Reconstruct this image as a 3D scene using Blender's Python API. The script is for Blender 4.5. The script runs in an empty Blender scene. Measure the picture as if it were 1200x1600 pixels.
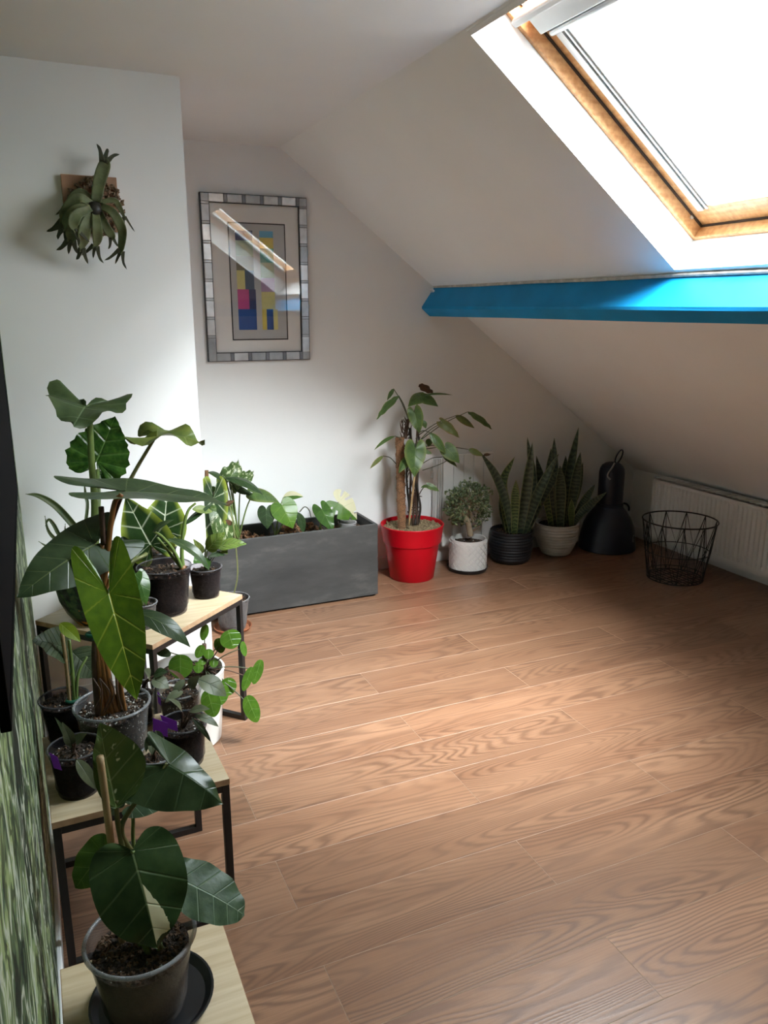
import bpy, bmesh, math, random
from mathutils import Vector, Matrix
random.seed(7)
scene = bpy.context.scene
PI = math.pi
# ------------------------------------------------------------------ camera
FPX, YAW, PIT, CX, CY, CAMH = 1230.0, math.radians(24.0), math.radians(14.3), 600.0, 800.0, 1.5
fwd = Vector((math.sin(YAW)*math.cos(PIT), math.cos(YAW)*math.cos(PIT), -math.sin(PIT)))
rgt = Vector((math.cos(YAW), -math.sin(YAW), 0.0)); upv = rgt.cross(fwd)
CAM = Vector((0, 0, CAMH))
cd = bpy.data.cameras.new('camera'); cam = bpy.data.objects.new('camera', cd)
scene.collection.objects.link(cam); scene.camera = cam
cd.sensor_fit = 'VERTICAL'; cd.sensor_height = 36.0; cd.lens = FPX/1600.0*36.0
cd.clip_start = 0.01; cd.clip_end = 200
cam.matrix_world = Matrix((( rgt.x, upv.x, -fwd.x, CAM.x), (rgt.y, upv.y, -fwd.y, CAM.y), (rgt.z, upv.z, -fwd.z, CAM.z), (0, 0, 0, 1)))
# ------------------------------------------------------------------ sky and exposure
SKY = 12.0
w = bpy.data.worlds.new('overcast_sky'); scene.world = w; w.use_nodes = True
nt = w.node_tree; nt.nodes.clear()
o_ = nt.nodes.new('ShaderNodeOutputWorld'); b_ = nt.nodes.new('ShaderNodeBackground')
tc = nt.nodes.new('ShaderNodeTexCoord'); nz = nt.nodes.new('ShaderNodeTexNoise'); cr = nt.nodes.new('ShaderNodeValToRGB')
nz.inputs['Scale'].default_value = 2.2; nz.inputs['Detail'].default_value = 4
cr.color_ramp.elements[0].position = .3; cr.color_ramp.elements[0].color = (.78, .86, .92, 1)
cr.color_ramp.elements[1].position = .62; cr.color_ramp.elements[1].color = (.93, .97, 1, 1)
nt.links.new(tc.outputs['Generated'], nz.inputs['Vector']); nt.links.new(nz.outputs['Fac'], cr.inputs['Fac'])
# CIE overcast sky: the zenith is three times as bright as the horizon
sp = nt.nodes.new('ShaderNodeSeparateXYZ'); nt.links.new(tc.outputs['Generated'], sp.inputs[0])
mm = nt.nodes.new('ShaderNodeMath'); mm.operation = 'MAXIMUM'; nt.links.new(sp.outputs['Z'], mm.inputs[0]); mm.inputs[1].default_value = 0
ma = nt.nodes.new('ShaderNodeMath'); ma.operation = 'MULTIPLY_ADD'; nt.links.new(mm.outputs[0], ma.inputs[0]); ma.inputs[1].default_value = SKY*2/3; ma.inputs[2].default_value = SKY/3
nt.links.new(ma.outputs[0], b_.inputs['Strength'])
nt.links.new(cr.outputs['Color'], b_.inputs['Color']); nt.links.new(b_.outputs['Background'], o_.inputs['Surface'])
vs = scene.view_settings
vs.view_transform = 'Standard'; vs.look = 'None'; vs.gamma = 1.0; vs.use_curve_mapping = False
vs.exposure = 1.74
# sun veiled by thin cloud: a wide soft disc
SUN_DIR = Vector((-.16, .59, -.79)).normalized()
sl_ = bpy.data.lights.new('veiled_sun_offscreen', 'SUN'); sl_.energy = 23.0; sl_.angle = math.radians(60); sl_.color = (.97, .985, 1.0)
so = bpy.data.objects.new('veiled_sun_offscreen', sl_); scene.collection.objects.link(so)
so.rotation_euler = SUN_DIR.to_track_quat('-Z', 'Y').to_euler(); so.location = -SUN_DIR*40
# skylight positions are needed for its light portal
SX, SZ, SM = 1.26, 2.297, -0.752            # crease of ceiling and slope, slope gradient
SN = Vector((-SM, 0, 1)).normalized()       # outward normal of the slope
SD = Vector((1, 0, SM)).normalized()        # down the slope
OY0, OY1 = 1.07, 2.25                       # skylight opening along y
OL0, OL1 = 0.02, 1.09                       # opening along the slope from the crease
def slope(l, y, d=0.0): return Vector((SX, y, SZ)) + SD*l + SN*d
YF = -3.0                                   # wall behind the camera
def portal(c, ax, ay, az, sx, sy):
    pl = bpy.data.lights.new('skylight_portal', 'AREA'); pl.shape = 'RECTANGLE'; pl.size = sx; pl.size_y = sy; pl.cycles.is_portal = True
    po = bpy.data.objects.new('skylight_portal', pl); scene.collection.objects.link(po)
    if ax.cross(ay).dot(az) < 0: ay = -ay
    po.matrix_world = Matrix(((ax.x, ay.x, az.x, c.x), (ax.y, ay.y, az.y, c.y), (ax.z, ay.z, az.z, c.z), (0, 0, 0, 1)))
for (ya, yb) in ((OY0, OY1),): portal(slope((OL0+OL1)/2, (ya+yb)/2, .26), SD, Vector((0, 1, 0)), SN, OL1-OL0, yb-ya)
cy = scene.cycles
cy.max_bounces = 8; cy.diffuse_bounces = 5; cy.glossy_bounces = 3; cy.transmission_bounces = 4; cy.transparent_max_bounces = 10
cy.adaptive_threshold = .02; cy.sample_clamp_indirect = 6.0; cy.caustics_reflective = False; cy.caustics_refractive = False
# ------------------------------------------------------------------ pixel helpers (1200x1600 photo)
def ray(u, v): return fwd*FPX + rgt*(u-CX) - upv*(v-CY)
def at_z(u, v, z): r = ray(u, v); return CAM + r*((z-CAMH)/r.z)
def at_y(u, v, y): r = ray(u, v); return CAM + r*(y/r.y)
def at_x(u, v, x): r = ray(u, v); return CAM + r*(x/r.x)
# ------------------------------------------------------------------ object helpers
COL = scene.collection
LOC = {}
class MB:
    def __init__(s): s.v = []; s.f = []; s.uv = []; s.mi = []
    def face(s, idx, uv=None, mi=0): s.f.append(tuple(idx)); s.uv.append(uv); s.mi.append(mi)
    def box(s, c, size, ax=None, mi=0):
        c = Vector(c); X, Y, Z = ax or (Vector((1,0,0)), Vector((0,1,0)), Vector((0,0,1)))
        n = len(s.v); h = [k/2 for k in size]
        for sx in (-1, 1):
            for sy in (-1, 1):
                for sz in (-1, 1): s.v.append(c + X*(sx*h[0]) + Y*(sy*h[1]) + Z*(sz*h[2]))
        for q in ((0,1,3,2), (4,6,7,5), (0,4,5,1), (2,3,7,6), (0,2,6,4), (1,5,7,3)): s.face([n+k for k in q], mi=mi)
        return s
    def bx(s, x0, x1, y0, y1, z0, z1, mi=0): return s.box(((x0+x1)/2, (y0+y1)/2, (z0+z1)/2), (x1-x0, y1-y0, z1-z0), mi=mi)
    def bar(s, a, b, wd, ht, up=(0, 0, 1), mi=0):
        a, b = Vector(a), Vector(b); X = (b-a); L = X.length; X.normalize(); up = Vector(up)
        Y = up.cross(X)
        if Y.length < 1e-4: Y = Vector((0, 1, 0)).cross(X)
        Y.normalize(); Z = X.cross(Y)
        return s.box((a+b)/2, (L, wd, ht), (X, Y, Z), mi)
    def lathe(s, c, prof, seg=32, mi=0, wob=None):
        c = Vector(c); n = len(s.v); m = len(prof)
        for r, z in prof:
            for k in range(seg):
                a = 2*PI*k/seg; rr = r if wob is None else r*wob(a, z)
                s.v.append(c + Vector((rr*math.cos(a), rr*math.sin(a), z)))
        for i in range(m-1):
            for k in range(seg):
                k2 = (k+1) % seg
                s.face((n+i*seg+k, n+i*seg+k2, n+(i+1)*seg+k2, n+(i+1)*seg+k), [(k/seg, i/(m-1)), ((k+1)/seg, i/(m-1)), ((k+1)/seg, (i+1)/(m-1)), (k/seg, (i+1)/(m-1))], mi)
        return s
    def tube(s, pts, rad, seg=8, mi=0, cap=True):
        pts = [Vector(p) for p in pts]; m = len(pts)
        if not hasattr(rad, '__len__'): rad = [rad]*m
        n = len(s.v); prev = None
        for i, p in enumerate(pts):
            t = (pts[min(i+1, m-1)] - pts[max(i-1, 0)]).normalized()
            if prev is None:
                a = Vector((0, 0, 1)) if abs(t.z) < .9 else Vector((1, 0, 0))
                X = t.cross(a).normalized()
            else:
                X = prev - t*prev.dot(t)
                X = X.normalized() if X.length > 1e-6 else t.orthogonal().normalized()
            prev = X; Y = t.cross(X)
            for k in range(seg):
                a = 2*PI*k/seg; s.v.append(p + (X*math.cos(a) + Y*math.sin(a))*rad[i])
        for i in range(m-1):
            for k in range(seg):
                k2 = (k+1) % seg
                s.face((n+i*seg+k, n+i*seg+k2, n+(i+1)*seg+k2, n+(i+1)*seg+k), [(i/(m-1), k/seg), (i/(m-1), (k+1)/seg), ((i+1)/(m-1), (k+1)/seg), ((i+1)/(m-1), k/seg)], mi)
        if cap:
            s.face([n+k for k in range(seg)][::-1], mi=mi); s.face([n+(m-1)*seg+k for k in range(seg)], mi=mi)
        return s
    def chunk(s, c, r, mi=0, rnd=random):
        c = Vector(c); n = len(s.v)
        q = Matrix.Rotation(rnd.uniform(0, 6.3), 3, Vector((rnd.uniform(-1, 1), rnd.uniform(-1, 1), rnd.uniform(.1, 1))).normalized())
        for d in ((1,0,0), (-1,0,0), (0,1,0), (0,-1,0), (0,0,1), (0,0,-1)):
            s.v.append(c + q @ (Vector(d)*r*rnd.uniform(.55, 1.25)))
        for t in ((0,2,4), (2,1,4), (1,3,4), (3,0,4), (2,0,5), (1,2,5), (3,1,5), (0,3,5)): s.face([n+k for k in t], mi=mi)
        return s
    def build(s, name, mats, parent=None, smooth=False, bevel=0, recalc=True):
        loc = LOC.get(parent.name, Vector()) if parent else Vector()
        me = bpy.data.meshes.new(name); me.from_pydata([tuple(v-loc) for v in s.v], [], s.f)
        if any(u for u in s.uv):
            ul = me.uv_layers.new(name='UVMap'); li = 0
            for f, u in zip(s.f, s.uv):
                for k in range(len(f)):
                    if u: ul.data[li].uv = u[k]
                    li += 1
        if not isinstance(mats, (list, tuple)): mats = [mats]
        for m in mats: me.materials.append(m)
        for p, mi in zip(me.polygons, s.mi): p.material_index = mi
        if recalc:
            bm = bmesh.new(); bm.from_mesh(me); bmesh.ops.recalc_face_normals(bm, faces=bm.faces); bm.to_mesh(me); bm.free()
        if smooth:
            for p in me.polygons: p.use_smooth = True
            if smooth != 'all':
                try: me.set_sharp_from_angle(angle=math.radians(38))
                except Exception: pass
        ob = bpy.data.objects.new(name, me); COL.objects.link(ob)
        if parent: ob.parent = parent; LOC[ob.name] = loc
        else: LOC[ob.name] = Vector()
        if bevel:
            b = ob.modifiers.new('bevel', 'BEVEL'); b.width = bevel; b.segments = 2; b.limit_method = 'ANGLE'
        return ob
def tag(o, label=None, cat=None, group=None, kind=None):
    if label: o['label'] = label
    if cat: o['category'] = cat
    if group: o['group'] = group
    if kind: o['kind'] = kind
    return o
def thing(name, label, cat, loc, group=None):
    o = bpy.data.objects.new(name, None); COL.objects.link(o); o.location = loc; o.empty_display_size = .05
    LOC[o.name] = Vector(loc)
    return tag(o, label, cat, group)
def curve(pts, n=12):
    pts = [Vector(p) for p in pts]
    if len(pts) == 2: return [pts[0].lerp(pts[1], i/n) for i in range(n+1)]
    P = [pts[0]*2-pts[1]] + pts + [pts[-1]*2-pts[-2]]; out = []
    for i in range(1, len(P)-2):
        a, b, c, d = P[i-1:i+3]
        for k in range(n):
            t = k/n
            out.append(.5*((2*b) + (c-a)*t + (2*a-5*b+4*c-d)*t*t + (3*b-a-3*c+d)*t**3))
    out.append(pts[-1]); return out
def lerp(a, b, t): return a + (b-a)*t
# ------------------------------------------------------------------ materials
def new_mat(name):
    m = bpy.data.materials.new(name); m.use_nodes = True
    return m, m.node_tree, m.node_tree.nodes['Principled BSDF']
def N(nt, t, **kw):
    n = nt.nodes.new(t)
    for k, v in kw.items(): setattr(n, k, v)
    return n
def math_n(nt, op, a, b=None, c=None, clamp=False):
    n = N(nt, 'ShaderNodeMath', operation=op); n.use_clamp = clamp
    for i, x in enumerate((a, b, c)):
        if x is None: continue
        if hasattr(x, 'links'): nt.links.new(x, n.inputs[i])
        else: n.inputs[i].default_value = x
    return n.outputs[0]
def mixc(nt, fac, a, b):
    n = N(nt, 'ShaderNodeMix', data_type='RGBA')
    for s, x in ((n.inputs['Factor'], fac), (n.inputs['A'], a), (n.inputs['B'], b)):
        if hasattr(x, 'links'): nt.links.new(x, s)
        elif isinstance(x, (int, float)): s.default_value = x
        else: s.default_value = (*x, 1)
    return n.outputs['Result']
def noise(nt, vec, scale, detail=3, rough=.5):
    n = N(nt, 'ShaderNodeTexNoise'); n.inputs['Scale'].default_value = scale; n.inputs['Detail'].default_value = detail; n.inputs['Roughness'].default_value = rough
    if vec is not None: nt.links.new(vec, n.inputs['Vector'])
    return n.outputs['Fac']
def objco(nt): return N(nt, 'ShaderNodeTexCoord').outputs['Object']
def mapping(nt, vec, scale=(1,1,1), loc=(0,0,0), rot=(0,0,0)):
    n = N(nt, 'ShaderNodeMapping'); nt.links.new(vec, n.inputs['Vector'])
    n.inputs['Scale'].default_value = scale; n.inputs['Location'].default_value = loc; n.inputs['Rotation'].default_value = rot
    return n.outputs['Vector']
def ramp(nt, fac, stops):
    n = N(nt, 'ShaderNodeValToRGB'); el = n.color_ramp.elements
    while len(el) < len(stops): el.new(.5)
    for e, (p, c) in zip(el, stops): e.position = p; e.color = (*c, 1) if len(c) == 3 else c
    nt.links.new(fac, n.inputs['Fac']); return n.outputs['Color']
def bump(nt, bs, h, strength=.2, dist=.01):
    n = N(nt, 'ShaderNodeBump'); n.inputs['Strength'].default_value = strength; n.inputs['Distance'].default_value = dist
    nt.links.new(h, n.inputs['Height']); nt.links.new(n.outputs['Normal'], bs.inputs['Normal'])
def plain(name, col, rough=.5, metal=0.0, var=0.0, scale=20, bmp=0.0, spec=None, coat=0.0, alt=None):
    m, nt, bs = new_mat(name)
    bs.inputs['Roughness'].default_value = rough; bs.inputs['Metallic'].default_value = metal
    if spec is not None: bs.inputs['Specular IOR Level'].default_value = spec
    if coat: bs.inputs['Coat Weight'].default_value = coat
    co = objco(nt); f = noise(nt, co, scale, 4)
    a = alt or tuple(c*(1-var) for c in col); b = tuple(min(1, c*(1+var*.5)) for c in col)
    fr = ramp(nt, f, [(.3, (0,0,0)), (.7, (1,1,1))])
    nt.links.new(mixc(nt, fr, a, b), bs.inputs['Base Color'])
    if bmp: bump(nt, bs, f, bmp)
    return m
M = {}
M['wall'] = plain('wall_paint', (.865, .875, .87), .75, var=.02, scale=3, bmp=.02)
M['ceil'] = plain('ceiling_paint', (.865, .875, .875), .8, var=.02, scale=3, bmp=.02)
M['white_gloss'] = plain('white_gloss_paint', (.84, .85, .84), .4, var=.02)
M['reveal'] = plain('reveal_paint', (.85, .86, .85), .6, var=.02)
M['blue'] = plain('blue_beam_paint', (.006, .245, .54), .55, var=.12, scale=6, bmp=.08, spec=.2)
M['grout'] = plain('joint_filler', (.55, .50, .44), .8, var=.3, scale=30)
M['black_metal'] = plain('black_powder_coat', (.012, .012, .013), .45, var=.2, scale=60)
M['skirt'] = plain('skirting_paint', (.78, .78, .77), .5, var=.02)
# oak laminate plank
def plank_mat():
    m, nt, bs = new_mat('oak_laminate')
    co = N(nt, 'ShaderNodeTexCoord').outputs['Object']
    rn = N(nt, 'ShaderNodeObjectInfo').outputs['Random']
    comb = N(nt, 'ShaderNodeCombineXYZ'); nt.links.new(math_n(nt, 'MULTIPLY', rn, 37.0), comb.inputs['X'])
    nt.links.new(math_n(nt, 'MULTIPLY', rn, 91.0), comb.inputs['Z'])
    ad = N(nt, 'ShaderNodeVectorMath', operation='ADD'); nt.links.new(co, ad.inputs[0]); nt.links.new(comb.outputs[0], ad.inputs[1])
    v = ad.outputs[0]
    big = noise(nt, mapping(nt, v, (.75, 5.0, 1)), 1.0, 2, .4)               # contour field: cathedral grain
    wob = noise(nt, mapping(nt, v, (7, 60, 1)), 1.0, 3, .6)
    ph = math_n(nt, 'ADD', math_n(nt, 'MULTIPLY', big, 230.0), math_n(nt, 'MULTIPLY', wob, 4.0))
    line = math_n(nt, 'MULTIPLY_ADD', math_n(nt, 'SINE', ph), .5, .5)
    line = math_n(nt, 'POWER', line, 1.8)
    fine = noise(nt, mapping(nt, v, (6, 260, 1)), 1.0, 3, .65)
    fl = ramp(nt, fine, [(.42, (0,0,0)), (.62, (1,1,1))])
    amp = noise(nt, mapping(nt, v, (1.4, 5, 1), (3, 7, 0)), 1.0, 2)
    amp = ramp(nt, amp, [(.34, (.25,.25,.25)), (.58, (1,1,1))])
    tone = noise(nt, mapping(nt, v, (.9, 9, 1), (11, 2, 5)), 1.0, 2)
    base = ramp(nt, tone, [(.3, (.235, .118, .066)), (.7, (.335, .185, .108))])
    g = math_n(nt, 'MULTIPLY', math_n(nt, 'MULTIPLY', line, amp), .66)
    c1 = mixc(nt, g, base, (.100, .045, .025))
    c2 = mixc(nt, math_n(nt, 'MULTIPLY', fl, .34), c1, (.17, .085, .048))
    hs = N(nt, 'ShaderNodeHueSaturation'); nt.links.new(c2, hs.inputs['Color'])
    nt.links.new(math_n(nt, 'MULTIPLY_ADD', rn, .22, .89), hs.inputs['Value'])
    nt.links.new(hs.outputs[0], bs.inputs['Base Color'])
    nt.links.new(math_n(nt, 'MULTIPLY_ADD', line, .08, .33), bs.inputs['Roughness'])
    bs.inputs['Specular IOR Level'].default_value = .5; bs.inputs['Coat Weight'].default_value = .35; bs.inputs['Coat Roughness'].default_value = .30
    bump(nt, bs, math_n(nt, 'ADD', line, fine), .08, .002)
    return m
M['plank'] = plank_mat()
M['plank_edge'] = plain('plank_bevel', (.38, .265, .185), .5, var=.1)
def light_oak(name, rot=0.0):
    m, nt, bs = new_mat(name); co = objco(nt)
    v = mapping(nt, co, (3, 60, 3), rot=(0, 0, rot))
    f = noise(nt, v, 1.0, 4, .6); g = noise(nt, mapping(nt, co, (1.5, 9, 1), rot=(0, 0, rot)), 1.0, 3)
    c = mixc(nt, ramp(nt, f, [(.35, (0,0,0)), (.7, (1,1,1))]), (.52, .40, .24), (.70, .59, .41))
    c = mixc(nt, math_n(nt, 'MULTIPLY', g, .35), c, (.50, .38, .24))
    nt.links.new(c, bs.inputs['Base Color']); bs.inputs['Roughness'].default_value = .5
    return m
M['table_wood'] = light_oak('pale_oak_board', 0.0)
M['table_wood_r'] = light_oak('pale_oak_board_turned', math.radians(-42))
M['table_edge'] = plain('board_edge_band', (.50, .33, .20), .5, var=.2, scale=40)
def pine():
    m, nt, bs = new_mat('lacquered_pine'); co = objco(nt)
    f = noise(nt, mapping(nt, co, (6, 60, 60)), 1.0, 3); f2 = noise(nt, mapping(nt, co, (60, 4, 60)), 1.0, 3)
    f = math_n(nt, 'MULTIPLY', math_n(nt, 'ADD', f, f2), .5)
    nt.links.new(ramp(nt, f, [(.38, (.50, .235, .085)), (.6, (.70, .40, .18))]), bs.inputs['Base Color'])
    bs.inputs['Roughness'].default_value = .32; bs.inputs['Coat Weight'].default_value = .3
    return m
M['pine'] = pine()
def thin_glass(name, tint=(1, 1, 1), refl=1.0):
    m, nt, bs = new_mat(name); nt.nodes.remove(bs)
    tr = N(nt, 'ShaderNodeBsdfTransparent'); tr.inputs['Color'].default_value = (*tint, 1)
    gl = N(nt, 'ShaderNodeBsdfGlossy'); gl.inputs['Roughness'].default_value = .0
    lw = N(nt, 'ShaderNodeLayerWeight'); lw.inputs['Blend'].default_value = .5
    fr = math_n(nt, 'MULTIPLY_ADD', math_n(nt, 'POWER', lw.outputs['Facing'], 5.0), .95, .045)
    mx = N(nt, 'ShaderNodeMixShader'); nt.links.new(math_n(nt, 'MULTIPLY', fr, refl, clamp=True), mx.inputs[0])
    nt.links.new(tr.outputs[0], mx.inputs[1]); nt.links.new(gl.outputs[0], mx.inputs[2])
    nt.links.new(mx.outputs[0], nt.nodes['Material Output'].inputs['Surface'])
    return m
M['glass'] = thin_glass('window_glass', (.96, .98, .98))
M['alu'] = plain('grey_lacquered_aluminium', (.62, .64, .64), .35, metal=.6, var=.03)
M['alu_white'] = plain('pale_blind_rail', (.72, .74, .74), .4, metal=.1, var=.03)
def mural():
    m, nt, bs = new_mat('jungle_leaf_wallpaper'); co = objco(nt)
    d = N(nt, 'ShaderNodeTexNoise'); d.inputs['Scale'].default_value = 3; d.inputs['Detail'].default_value = 3
    nt.links.new(co, d.inputs['Vector'])
    mx = N(nt, 'ShaderNodeVectorMath', operation='MULTIPLY_ADD'); nt.links.new(d.outputs['Color'], mx.inputs[0]); mx.inputs[1].default_value = (.5, .5, .5); nt.links.new(co, mx.inputs[2])
    a = noise(nt, mapping(nt, mx.outputs[0], (1, 3.0, 2.2), rot=(.35, 0, 0)), 1.6, 4, .6)
    c = ramp(nt, a, [(.30, (.006, .008, .007)), (.41, (.032, .056, .032)), (.50, (.11, .16, .075)), (.57, (.27, .35, .15)), (.62, (.075, .12, .07)), (.72, (.012, .016, .014)), (.82, (.28, .32, .22))])
    wv = N(nt, 'ShaderNodeTexWave'); wv.inputs['Scale'].default_value = 5; wv.inputs['Distortion'].default_value = 9; wv.inputs['Detail'].default_value = 4; wv.inputs['Detail Roughness'].default_value = .6
    nt.links.new(mapping(nt, mx.outputs[0], (1, 2.4, 1.0), rot=(.5, 0, 0)), wv.inputs['Vector'])
    c = mixc(nt, ramp(nt, wv.outputs['Fac'], [(.86, (0,0,0)), (.98, (.8,.8,.8))]), c, (.46, .50, .40))
    c = mixc(nt, ramp(nt, wv.outputs['Fac'], [(.10, (.7,.7,.7)), (.28, (0,0,0))]), c, (.006, .008, .007))
    nt.links.new(c, bs.inputs['Base Color']); bs.inputs['Roughness'].default_value = .7; bs.inputs['Specular IOR Level'].default_value = .2
    return m
M['mural'] = mural()
# ------------------------------------------------------------------ room shell
XL, XR, YB, YC = -.077, 3.70, 4.12, 3.075      # left wall, knee wall, gable, chimney face
XC = .585                                               # right edge of the chimney breast
ZK = SZ + SM*(XR-SX)                                    # top of the knee wall
T = .12
fb = MB().bx(XL-T, XR+T, YF-T, YB+T, -.10, -.0085)
floor = tag(fb.build('floor', plain('underlay', (.36, .25, .17), .8)), kind='structure')
PW, PL = .2, 1.262
r = 0; y0 = 1.065 - PW*26
k = 0
pm = {}
while y0 < YB:
    ya, yb = max(y0, YF), min(y0+PW, YB)
    if yb - ya > .01:
        row = round((y0-1.065)/PW)
        off = 1.164 if row % 2 == 0 else 1.758
        x0 = off - PL*4
        while x0 < XR:
            xa, xb = max(x0, XL), min(x0+PL, XR)
            if xb - xa > .02:
                g = .0002
                sx, sy = round(xb-xa-2*g, 4), round(yb-ya-2*g, 4)
                if (sx, sy) not in pm:
                    t_ = MB(); hx, hy, bv = sx/2, sy/2, .0008
                    for zz, ins in ((-.009, 0), (-.0006, 0), (0, bv)):
                        for (ux, uy) in ((-1,-1), (1,-1), (1,1), (-1,1)): t_.v.append(Vector((ux*(hx-ins), uy*(hy-ins), zz)))
                    for lv in (0, 4):
                        for q in range(4): t_.face((lv+q, lv+(q+1) % 4, lv+4+(q+1) % 4, lv+4+q))
                    t_.face((8, 9, 10, 11)); t_.face((3, 2, 1, 0))
                    me = bpy.data.meshes.new('plank'); me.from_pydata([tuple(q) for q in t_.v], [], t_.f); me.materials.append(M['plank']); me.materials.append(M['plank_edge']); pm[(sx, sy)] = me
                    for fi in (4, 5, 6, 7): me.polygons[fi].material_index = 1
                ob = bpy.data.objects.new('plank', pm[(sx, sy)]); COL.objects.link(ob); ob.parent = floor
                ob.location = ((xa+xb)/2, (ya+yb)/2, 0)
            x0 += PL
    y0 += PW
def struct(name, mb, mat, parent=None, **kw):
    o = mb.build(name, mat, parent, **kw)
    if not parent: tag(o, kind='structure')
    return o
struct('wall_left', MB().bx(XL-T, XL, YF-T, YB+T, -.1, 2.6), M['mural'])
struct('wall_chimney', MB().bx(XL, XC, YC, YB, 0, SZ), M['wall'])
struct('wall_back', MB().bx(XC, XR+T, YB, YB+T, -.1, 2.6), M['wall'])
struct('wall_right', MB().bx(XR, XR+T, YF-T, YB, -.1, ZK), M['wall'])
struct('wall_front', MB().bx(XL, XR+T, YF-T, YF, 0, 2.6), M['wall'])
struct('ceiling', MB().bx(XL, SX, YF-T, YB, SZ, SZ+T), M['ceil'])
# roof slope with the skylight opening: four slabs around the hole
DS = .14
LM = (Vector((XR+T, 0, 0)) - Vector((SX, 0, 0))).x / SD.x
sm = MB()
def slab(l0, l1, y0, y1):
    c = slope((l0+l1)/2, (y0+y1)/2, DS/2); sm.box(c, (l1-l0, y1-y0, DS), (SD, Vector((0, 1, 0)), SN))
slab(-.0, OL0, YF-T, YB); slab(OL1, LM, YF-T, YB); slab(OL0, OL1, YF-T, OY0); slab(OL0, OL1, OY1, YB)
struct('wall_slope', sm, M['ceil'])
# white lining boards of each opening (thin, 4 pieces)
def lining(name, OY0, OY1):
    rv = MB()
    for (l0, l1, y0, y1) in ((OL0, OL1, OY1-.004, OY1+.012), (OL0, OL1, OY0-.012, OY0+.004), (OL1-.004, OL1+.012, OY0, OY1), (OL0-.012, OL0+.004, OY0, OY1)):
        c = slope((l0+l1)/2, (y0+y1)/2, .079); rv.box(c, (l1-l0, y1-y0, .162), (SD, Vector((0, 1, 0)), SN))
    struct(name, rv, M['reveal'])
lining('trim_1', OY0, OY1)
# skirting boards
struct('baseboard_back', MB().bx(XC, XR, YB-.012, YB, 0, .075), M['skirt'], bevel=.003)
struct('baseboard_right', MB().bx(XR-.012, XR, YF, YB-.012, 0, .075), M['skirt'], bevel=.003)
struct('baseboard_left', MB().bx(XL, XL+.012, YF, YC-.012, 0, .075), M['skirt'], bevel=.003)
struct('baseboard_chimney', MB().bx(XL, XC, YC-.012, YC, 0, .075), M['skirt'], bevel=.003)
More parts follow.
